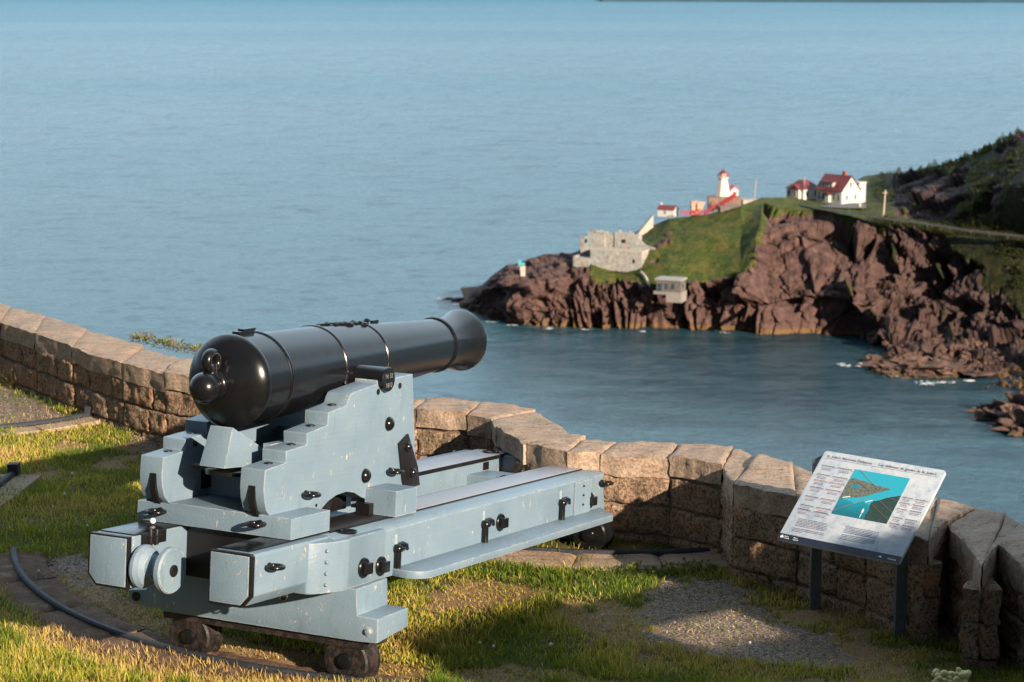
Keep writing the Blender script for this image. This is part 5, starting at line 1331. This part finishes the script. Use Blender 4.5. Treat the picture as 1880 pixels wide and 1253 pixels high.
    text('Parks\nCanada', .045, .030, .014, wl, 'footer_text'); text('Parcs\nCanada', .115, .030, .014, wl, 'footer_text'); text('Canada', W-.03, .014, .020, wl, 'footer_text', True)
    flat('footer_mark', [[(.018, .018), (.036, .018), (.040, .030), (.027, .042), (.016, .030)], [(W-.16, .018), (W-.13, .018), (W-.145, .030)]], wl, .0012)
    # posts stand upright under the board
    Mi = M.inverted()
    for (x, y), gzv in (((2.075, 13.86), -.05), ((2.535, 13.20), -.05)):
        bm = NB(); zt = None
        hb = M @ Vector((0, 0, -.022)); nz = Z
        def zat(xx, yy): return hb.z-(nz.x*(xx-hb.x)+nz.y*(yy-hb.y))/nz.z
        a = .035
        vs = []
        for xx, yy in ((x-a, y-a), (x+a, y-a), (x+a, y+a), (x-a, y+a)): vs.append((bm.verts.new(Mi @ Vector((xx, yy, gzv-.2))), bm.verts.new(Mi @ Vector((xx, yy, zat(xx, yy)-.002)))))
        for k in range(4): bm.faces.new((vs[k][0], vs[(k+1) % 4][0], vs[(k+1) % 4][1], vs[k][1]))
        bm.faces.new([v_[1] for v_ in vs]); bm.faces.new([v_[0] for v_ in vs][::-1]); fin('post', bm, mat_simple('grey post', (.075, .08, .085), .6, .3, 14, .4), o, .004)
panel()

# ------------------------------------------------------------------ grass, weeds, pebbles
def mat_leaf(name):
    t = NT(name); a = t.n('Attribute', attribute_name='tint'); col = a.outputs['Color']
    t.set(col, .55, spec=.25)
    tr = t.n('BsdfTranslucent'); mx = t.n('MixShader'); mx.inputs[0].default_value = .38
    t.l(t.mix(.5, col, (.30, .30, .04), 'MIX'), tr.inputs[0]); t.l(t.b.outputs[0], mx.inputs[1]); t.l(tr.outputs[0], mx.inputs[2]); t.l(mx.outputs[0], t.out.inputs[0])
    return t.m
LEAF = mat_leaf('grass blade')
def blades(name, x, y, z, h, w, lean, tint, seed, curve=.35, kind='stuff', **kw):
    g = np.random.default_rng(seed); n = len(x); a = g.uniform(0, 2*np.pi, n); fa = g.uniform(0, 2*np.pi, n)
    dx, dy = np.cos(a)*lean, np.sin(a)*lean; wx, wy = np.cos(fa)*w/2, np.sin(fa)*w/2
    V = np.empty((n, 6, 3)); hz = h*np.sqrt(np.maximum(0, 1-np.minimum(lean, .98)**2))
    for k, (t, ws) in enumerate(((0, 1), (.5, .85), (1, .12))):
        bx = x+dx*h*(t*(1-curve)+t*t*curve); by = y+dy*h*(t*(1-curve)+t*t*curve); bz = z+hz*t*(1-.25*curve*t)
        V[:, 2*k] = np.stack([bx-wx*ws, by-wy*ws, bz], -1); V[:, 2*k+1] = np.stack([bx+wx*ws, by+wy*ws, bz], -1)
    b = np.arange(n)[:, None]*6
    F = np.concatenate([b+np.array([[0, 1, 3, 2]]), b+np.array([[2, 3, 5, 4]])], 1).reshape(-1, 4)
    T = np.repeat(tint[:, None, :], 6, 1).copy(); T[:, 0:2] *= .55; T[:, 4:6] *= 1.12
    T = np.concatenate([T, np.ones((n, 6, 1))], -1)
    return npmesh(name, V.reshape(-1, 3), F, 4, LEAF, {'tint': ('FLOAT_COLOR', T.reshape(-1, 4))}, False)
GREENS = np.array([(.050, .10, .012), (.11, .17, .018), (.055, .105, .014), (.24, .26, .026), (.40, .34, .050), (.52, .38, .13), (.44, .29, .13), (.26, .17, .08)])
def grass_field():
    g = np.random.default_rng(11); N = 560000
    x = g.uniform(-7.2, 4.2, N); y = 12.05+(g.random(N)**1.25)*10.6
    keep = (y < wallY(x)-.02) & (np.abs(x) < y*.262+.8)
    x, y = x[keep], y[keep]; gr, dr = masks(x, y); km = kerbmask(x, y)
    r1 = np.hypot(x-RC[0], y-RC[1]); outer = (r1 > RR+.17-.17*sst(-2.7, -2.2, x)) & (y < 14.6) & (x < .2)
    clump = fbm(x*3.1, y*3.1, 77, 3); fine = fbm(x*11, y*11, 78, 2)
    wallnear = sst(.35, .0, wallY(x)-y)
    prob = 1.0-.96*gr-.38*(dr > .5)*(1-gr); prob = prob*np.where(km & ~outer, .035, 1)
    prob = np.maximum(prob, wallnear*.35*(clump > .48)); prob *= .35+1.1*sst(.3, .55, clump*.5+fine*.5)
    prob = np.where(outer, np.maximum(prob, .95), prob)
    r2 = np.hypot(x-FC[0], y-FC[1]); prob = np.where((r2 < FR-.05) & (y > 14.9) & (x > -.5) & (x < 1.7) & (y < 16.4), .10, prob)
    keep = g.random(len(x)) < prob; x, y, dr, outer, clump, wallnear, gr = [q[keep] for q in (x, y, dr, outer, clump, wallnear, gr)]; n = len(x)
    z = gz2(x, y)+.0
    h = .020+.048*g.random(n)**1.6+.055*sst(.5, .72, clump)*g.random(n)
    h = np.where(outer, .05+.085*g.random(n), h); h = h+wallnear*.07*g.random(n)*(clump > .45); h = np.where(dr > .5, h*.62, h)
    w = g.uniform(.004, .0085, n); lean = g.uniform(.05, .75, n); lean = np.where((dr > .5) & (g.random(n) < .6), .93, lean)
    hue = fbm(x*1.1, y*1.1, 91, 3)+g.normal(0, .13, n)
    idx = np.clip((hue*10.0-2.7+np.where(dr > .5, 2.4, 0)), 0, 7.0); i0 = np.floor(idx).astype(int); f = (idx-i0)[:, None]
    tint = GREENS[i0]*(1-f)+GREENS[np.minimum(i0+1, 7)]*f; tint *= g.uniform(.95, 1.65, (n, 1))
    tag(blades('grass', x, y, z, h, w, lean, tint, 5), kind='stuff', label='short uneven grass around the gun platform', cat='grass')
    # longer grass on the shadow-casting bank added outside the picture
    n = 60000; e = g.uniform(6.3, 11.5, n); t_ = g.uniform(2.2, 5.9, n); x = e*.814-t_*.580; y = e*.580+t_*.814; z = gz2(x, y)
    idx = np.clip(fbm(x*1.1, y*1.1, 91, 3)*6+g.normal(0, 1, n), 0, 6.9); tint = GREENS[idx.astype(int)]*g.uniform(.9, 1.4, (n, 1))
    tag(blades('shade_bank_grass', x, y, z, g.uniform(.06, .16, n), g.uniform(.006, .011, n), g.uniform(.05, .6, n), tint, 15), kind='stuff', label='long grass covering the unseen bank added to cast shade', cat='grass')
    # straw and dead stalks lying in the dry patches
    N = 45000; x = g.uniform(-6, 4, N); y = g.uniform(12.1, 20, N); gr, dr = masks(x, y)
    keep = (y < wallY(x)-.02) & (((dr > .5) & (g.random(N) < .9)) | (g.random(N) < .28)); x, y = x[keep], y[keep]; n = len(x)
    t = np.array([(.36, .25, .15)])*g.uniform(.4, 1.2, (n, 1))
    tag(blades('dead_stalks', x, y, gz2(x, y)+.012, g.uniform(.03, .11, n), g.uniform(.002, .005, n), g.uniform(.95, .985, n), t, 8, .1), kind='stuff', label='dry straw lying on the bare soil', cat='straw')
grass_field()
def leafy(name, spots, label, n_leaf, h, tints, seed, cat='weed', group=None, size=.03):
    """low broad-leaved plants, each a thing"""
    g = np.random.default_rng(seed)
    for i, (x, y, z, s) in enumerate(spots):
        V = []; F = []; T = []
        for k in range(n_leaf):
            a = g.uniform(0, 6.283); el = g.uniform(.15, 1.3); L_ = h*s*g.uniform(.4, 1.1); r = g.uniform(0, .35)*L_
            d = np.array([math.cos(a)*math.cos(el), math.sin(a)*math.cos(el), math.sin(el)]); side = np.array([-math.sin(a), math.cos(a), 0])*size*s*g.uniform(.5, 1.1)
            p0 = np.array([math.cos(a)*r, math.sin(a)*r, 0])+d*L_*.5; p1 = p0+d*L_*.25; p2 = p0+d*L_*.5-np.array([0, 0, .15*L_])
            b = len(V); V += [p0, p1-side, p2, p1+side]; F.append([b, b+1, b+2, b+3]); t = np.array(tints[g.integers(len(tints))])*g.uniform(.7, 1.3); T += [[*t, 1]]*4
        o = npmesh(name, np.array(V), np.array(F), 4, LEAF, {'tint': ('FLOAT_COLOR', np.array(T))}, False); o.location = (x, y, z)
        lab = label[i] if isinstance(label, list) else label
        tag(o, lab, cat, group)
gsp = [G(x, y, -.05) for x, y in ((1165, 1062), (1195, 1066), (1230, 1058), (1262, 1052), (1290, 1048), (1310, 1058))]
leafy('leafy_weed', [(x, y, float(gz(x, y)), rnd(.8, 1.3)) for x, y, z in gsp], 'low green leafy weed at the corner of the front kerb stone', 70, .10, [(.05, .10, .015), (.09, .13, .02), (.16, .16, .03)], 3, group='weeds along the front kerb', size=.012)
gsp = [G(x, y, -.2) for x, y in ((1410, 1118), (1440, 1112), (1475, 1108), (1520, 1112), (1385, 1085), (1560, 1120))]
leafy('wall_weed', [(x, y, float(gz(x, y)), rnd(.9, 1.4)) for x, y, z in gsp], 'dark leafy weed in the shade at the foot of the parapet', 60, .12, [(.04, .09, .015), (.07, .11, .02)], 4, group='weeds at the foot of the right parapet', size=.012)
bs = [G(x, y, ZT-.02) for x, y in ((244, 628), (255, 630), (283, 636), (296, 638), (310, 641), (322, 645), (348, 648), (357, 650))]
leafy('parapet_plant', [(x+.05, y+.12, z-.03, rnd(.8, 1.2)) for x, y, z in bs], 'small yellow green plant growing behind the top of the left parapet', 80, .13, [(.20, .19, .03), (.30, .26, .05), (.14, .15, .03), (.36, .16, .05)], 5, 'plant', 'plants behind the left parapet', .010)
gsp = [G(x, y, 0) for x, y in ((6, 688), (25, 708), (150, 752), (180, 758), (196, 760), (325, 795))]
leafy('corner_tuft', [(x, y-.05, float(gz(x, y)), rnd(.9, 1.5)) for x, y, z in gsp], 'grassy tuft growing against the foot of the left parapet', 90, .20, [(.08, .12, .02), (.20, .19, .04), (.12, .14, .02)], 6, 'grass tuft', 'tufts along the foot of the left parapet', .004)
def dandelions():
    random.seed(33); c = 0
    spots = [(118, 915), (160, 975), (213, 1003), (70, 1055), (1237, 1155), (1180, 1178), (1200, 1183), (1212, 1186), (97, 940), (132, 878), (1105, 1140), (1375, 1195), (1010, 1195), (880, 1190), (905, 1205)]
    head = None
    for i, (x, y) in enumerate(spots):
        p = G(x, y+6, 0); o = empty('dandelion', loc=(p[0], p[1], float(gz(p[0], p[1])))); hh = rnd(.05, .11)
        tag(o, 'dandelion gone to a white seed head in the grass' , 'dandelion', 'white dandelion heads in the grass')
        bm = NB(); tube(bm, [(0, 0, 0), (.004, .003, hh)], .0018, 5); fin('stem', bm, STEM, o)
        bm = NB(); ball(bm, (.004, .003, hh), .0095 if i % 3 else .012, u=8, v_=6); fin('seed_head', bm, WHT, o)
STEM = mat_simple('green stem', (.08, .12, .03), .6, .1, 5, 0); WHT = mat_simple('white seed fluff', (.62, .62, .58), .9, .1, 20, 0)
dandelions()
def pebbles():
    g = np.random.default_rng(2); N = 50000; x = g.uniform(-6.5, 4, N); y = g.uniform(12.1, 21.8, N); gr, dr = masks(x, y)
    keep = (y < wallY(x)-.03) & ((gr > .5) | ((dr > .5) & (g.random(N) < .10)) | (g.random(N) < .05)) & (np.abs(x) < y*.262+.2); x, y = x[keep], y[keep]; n = len(x)
    s = .003+.009*g.random(n)**3; z = gz2(x, y)+s*.3
    O = np.array([(1, 0, 0), (0, 1, 0), (-1, 0, 0), (0, -1, 0), (0, 0, 1), (0, 0, -1)], float)
    V = O[None]*s[:, None, None]*g.uniform(.6, 1.4, (n, 6, 1)); V[..., 2] *= .6; a = g.uniform(0, 6.28, n); ca, sa = np.cos(a)[:, None], np.sin(a)[:, None]
    V = np.stack([V[..., 0]*ca-V[..., 1]*sa, V[..., 0]*sa+V[..., 1]*ca, V[..., 2]], -1)+np.stack([x, y, z], -1)[:, None]
    f = np.array([(0, 1, 4), (1, 2, 4), (2, 3, 4), (3, 0, 4), (1, 0, 5), (2, 1, 5), (3, 2, 5), (0, 3, 5)])
    F = (np.arange(n)[:, None, None]*6+f[None]).reshape(-1, 3)
    c = g.uniform(.10, .42, (n, 1))*np.array([[1, .84, .71]]); T = np.repeat(np.concatenate([c, np.ones((n, 1))], 1)[:, None], 6, 1).reshape(-1, 4)
    t = NT('pebbles'); t.set(t.n('Attribute', attribute_name='tint').outputs['Color'], .85)
    tag(npmesh('gravel', V.reshape(-1, 3), F, 3, t.m, {'tint': ('FLOAT_COLOR', T)}, False), kind='stuff', label='loose grey gravel on the paths', cat='gravel')
pebbles()
def near_flower():
    p = Vector(G(1742, 1234, 1.05)); p = Vector((p.x, p.y, 0)); zg = float(gz2(p.x, p.y))
    o = empty('flowering_plant', loc=(p.x, p.y, zg)); tag(o, 'blurred cream flower cluster at the bottom edge near the camera', 'flower')
    bm = NB(); tube(bm, [(0, 0, 0), (.01, 0, 1.0-zg)], .006, 6); fin('stem', bm, STEM, o)
    random.seed(8); bm = NB()
    for k in range(46):
        a = rnd(0, 6.28); r = math.sqrt(random.random())*.060; ball(bm, (.01+math.cos(a)*r*1.5, math.sin(a)*r, 1.03-zg+rnd(-.03, .035)-r*.3), rnd(.012, .021), (1, 1, .8), 8, 6)
    fin('flower_head', bm, mat_simple('cream petals', (.50, .45, .22), .7, .3, 30, 0), o)
near_flower()

# ------------------------------------------------------------------ scrub and small conifers on the far hill
def conifers():
    g = np.random.default_rng(4)
    base = [(1840, 262, 1.0), (1832, 268, .7), (1816, 276, .5), (1808, 281, .6), (1806, 286, .5), (1772, 297, .8), (1745, 306, .5), (1716, 309, 1.0), (1706, 315, .7), (1672, 317, .6), (1650, 318, .7), (1855, 255, .6), (1868, 249, .8), (1790, 290, .5), (1690, 316, .6)]
    kx = [h[0] for h in HEAD]; ky = [h[6][0] for h in HEAD]; kh = [h[6][1] for h in HEAD]
    for i, (x, y, s) in enumerate(base):
        h = float(np.interp(x, kx, kh)); y0 = float(np.interp(x, kx, ky)); p = HP(x, y0+4, h-.5); H = 2.6*s+.9
        o = empty('small_spruce', loc=p); tag(o, 'small dark spruce on the skyline of the far hill', 'tree', 'stunted spruces on the hill skyline')
        bm = NB(); tube(bm, [(0, 0, -1), (0, 0, H)], [.14, .03], 5); fin('trunk', bm, POLE, o)
        n = 260; t = g.random(n)**.8; a = g.uniform(0, 6.283, n); R = (1-t)*H*.48*g.uniform(.4, 1.15, n)+.08
        c = np.stack([np.cos(a)*R, np.sin(a)*R, .15+t*H*.95-R*.18], -1); s2 = .26*(1.15-t)[:, None, None]
        q = g.normal(0, 1, (n, 3, 3))*s2+c[:, None]
        T = np.repeat((np.array([[.014, .026, .012]])*g.uniform(.6, 1.6, (n, 1)))[:, None], 3, 1).reshape(-1, 3); T = np.concatenate([T, np.ones((len(T), 1))], 1)
        cr = npmesh('crown', q.reshape(-1, 3), np.arange(n*3), 3, LEAF, {'tint': ('FLOAT_COLOR', T)}); cr.parent = o
conifers()
def far_scrub():
    """low scrub covering the wild part of the headland, scattered on the terrain mesh"""
    ob = bpy.data.objects['headland']; me = ob.data; nv = len(me.vertices); co = np.empty(nv*3, dtype=np.float32); me.vertices.foreach_get('co', co); co = co.reshape(-1, 3)
    ga = np.empty(nv, dtype=np.float32); me.attributes['grass'].data.foreach_get('value', ga); wa = np.empty(nv, dtype=np.float32); me.attributes['wild'].data.foreach_get('value', wa)
    g = np.random.default_rng(7); cl = fbm(co[:, 0]*.09, co[:, 1]*.09, 12, 3)
    pr = (ga > .6)*(.13*(wa > .6)*sst(.38, .52, cl)+.035*(wa < .6)*(cl > .55)); sel = np.where((g.random(nv) < pr) & (co[:, 0] < 175) & ((co[:, 2] > SEA+27) | (co[:, 0] > 128)))[0]
    c = co[sel]; n = len(sel); m = 14; w = wa[sel][:, None, None]
    off = g.normal(0, 1, (n, m, 3))*np.array([.75, .75, .42])*(.25+.75*w); off[..., 2] = np.abs(off[..., 2])
    cc = c[:, None]+off; tri = cc[:, :, None]+g.normal(0, 1, (n, m, 3, 3))*(.10+.20*w[..., None])
    base = np.where(wa[sel][:, None] > .6, np.array([[.020, .026, .010]]), np.array([[.050, .070, .016]]))*g.uniform(.5, 1.9, (n, 1)); T = np.repeat(base, m*3, 0); T = np.concatenate([T, np.ones((len(T), 1))], 1)
    tag(npmesh('scrub', tri.reshape(-1, 3), np.arange(n*m*3), 3, LEAF, {'tint': ('FLOAT_COLOR', T)}), kind='stuff', label='low dark scrub covering the far hillside', cat='scrub')
    print('scrub', n)
far_scrub()

def off_rail():  # added out of view to throw a shadow band across the gravel
    o = empty('shadow_rail', loc=(0, 0, 0)); tag(o, 'unseen rail on two posts, added to cast a shadow band on the gravel', 'rail')
    def at(e, t): return (e*.814-t*.580, e*.580+t*.814)
    a, b = at(8.2, 4.5), at(9.5, 4.5); bm = NB(); d = Vector((b[0]-a[0], b[1]-a[1], 0)).normalized(); n = Vector((-d.y, d.x, 0))*.03
    vs = [bm.verts.new(Vector((p[0], p[1], z))+q) for z in (2.12, 2.36) for p, q in ((a, -n), (b, -n), (b, n), (a, n))]
    for f in ((0, 1, 2, 3), (4, 5, 6, 7), (0, 1, 5, 4), (1, 2, 6, 5), (2, 3, 7, 6), (3, 0, 4, 7)): bm.faces.new([vs[i] for i in f])
    bmesh.ops.recalc_face_normals(bm, faces=bm.faces[:]); fin('rail', bm, POLE, o, smooth=False)
    for p in (at(8.28, 4.5), at(9.42, 4.5)):
        bm = NB(); tube(bm, [(p[0], p[1], .6), (p[0], p[1], 2.11)], .05, 8); fin('post', bm, POLE, o)
off_rail()
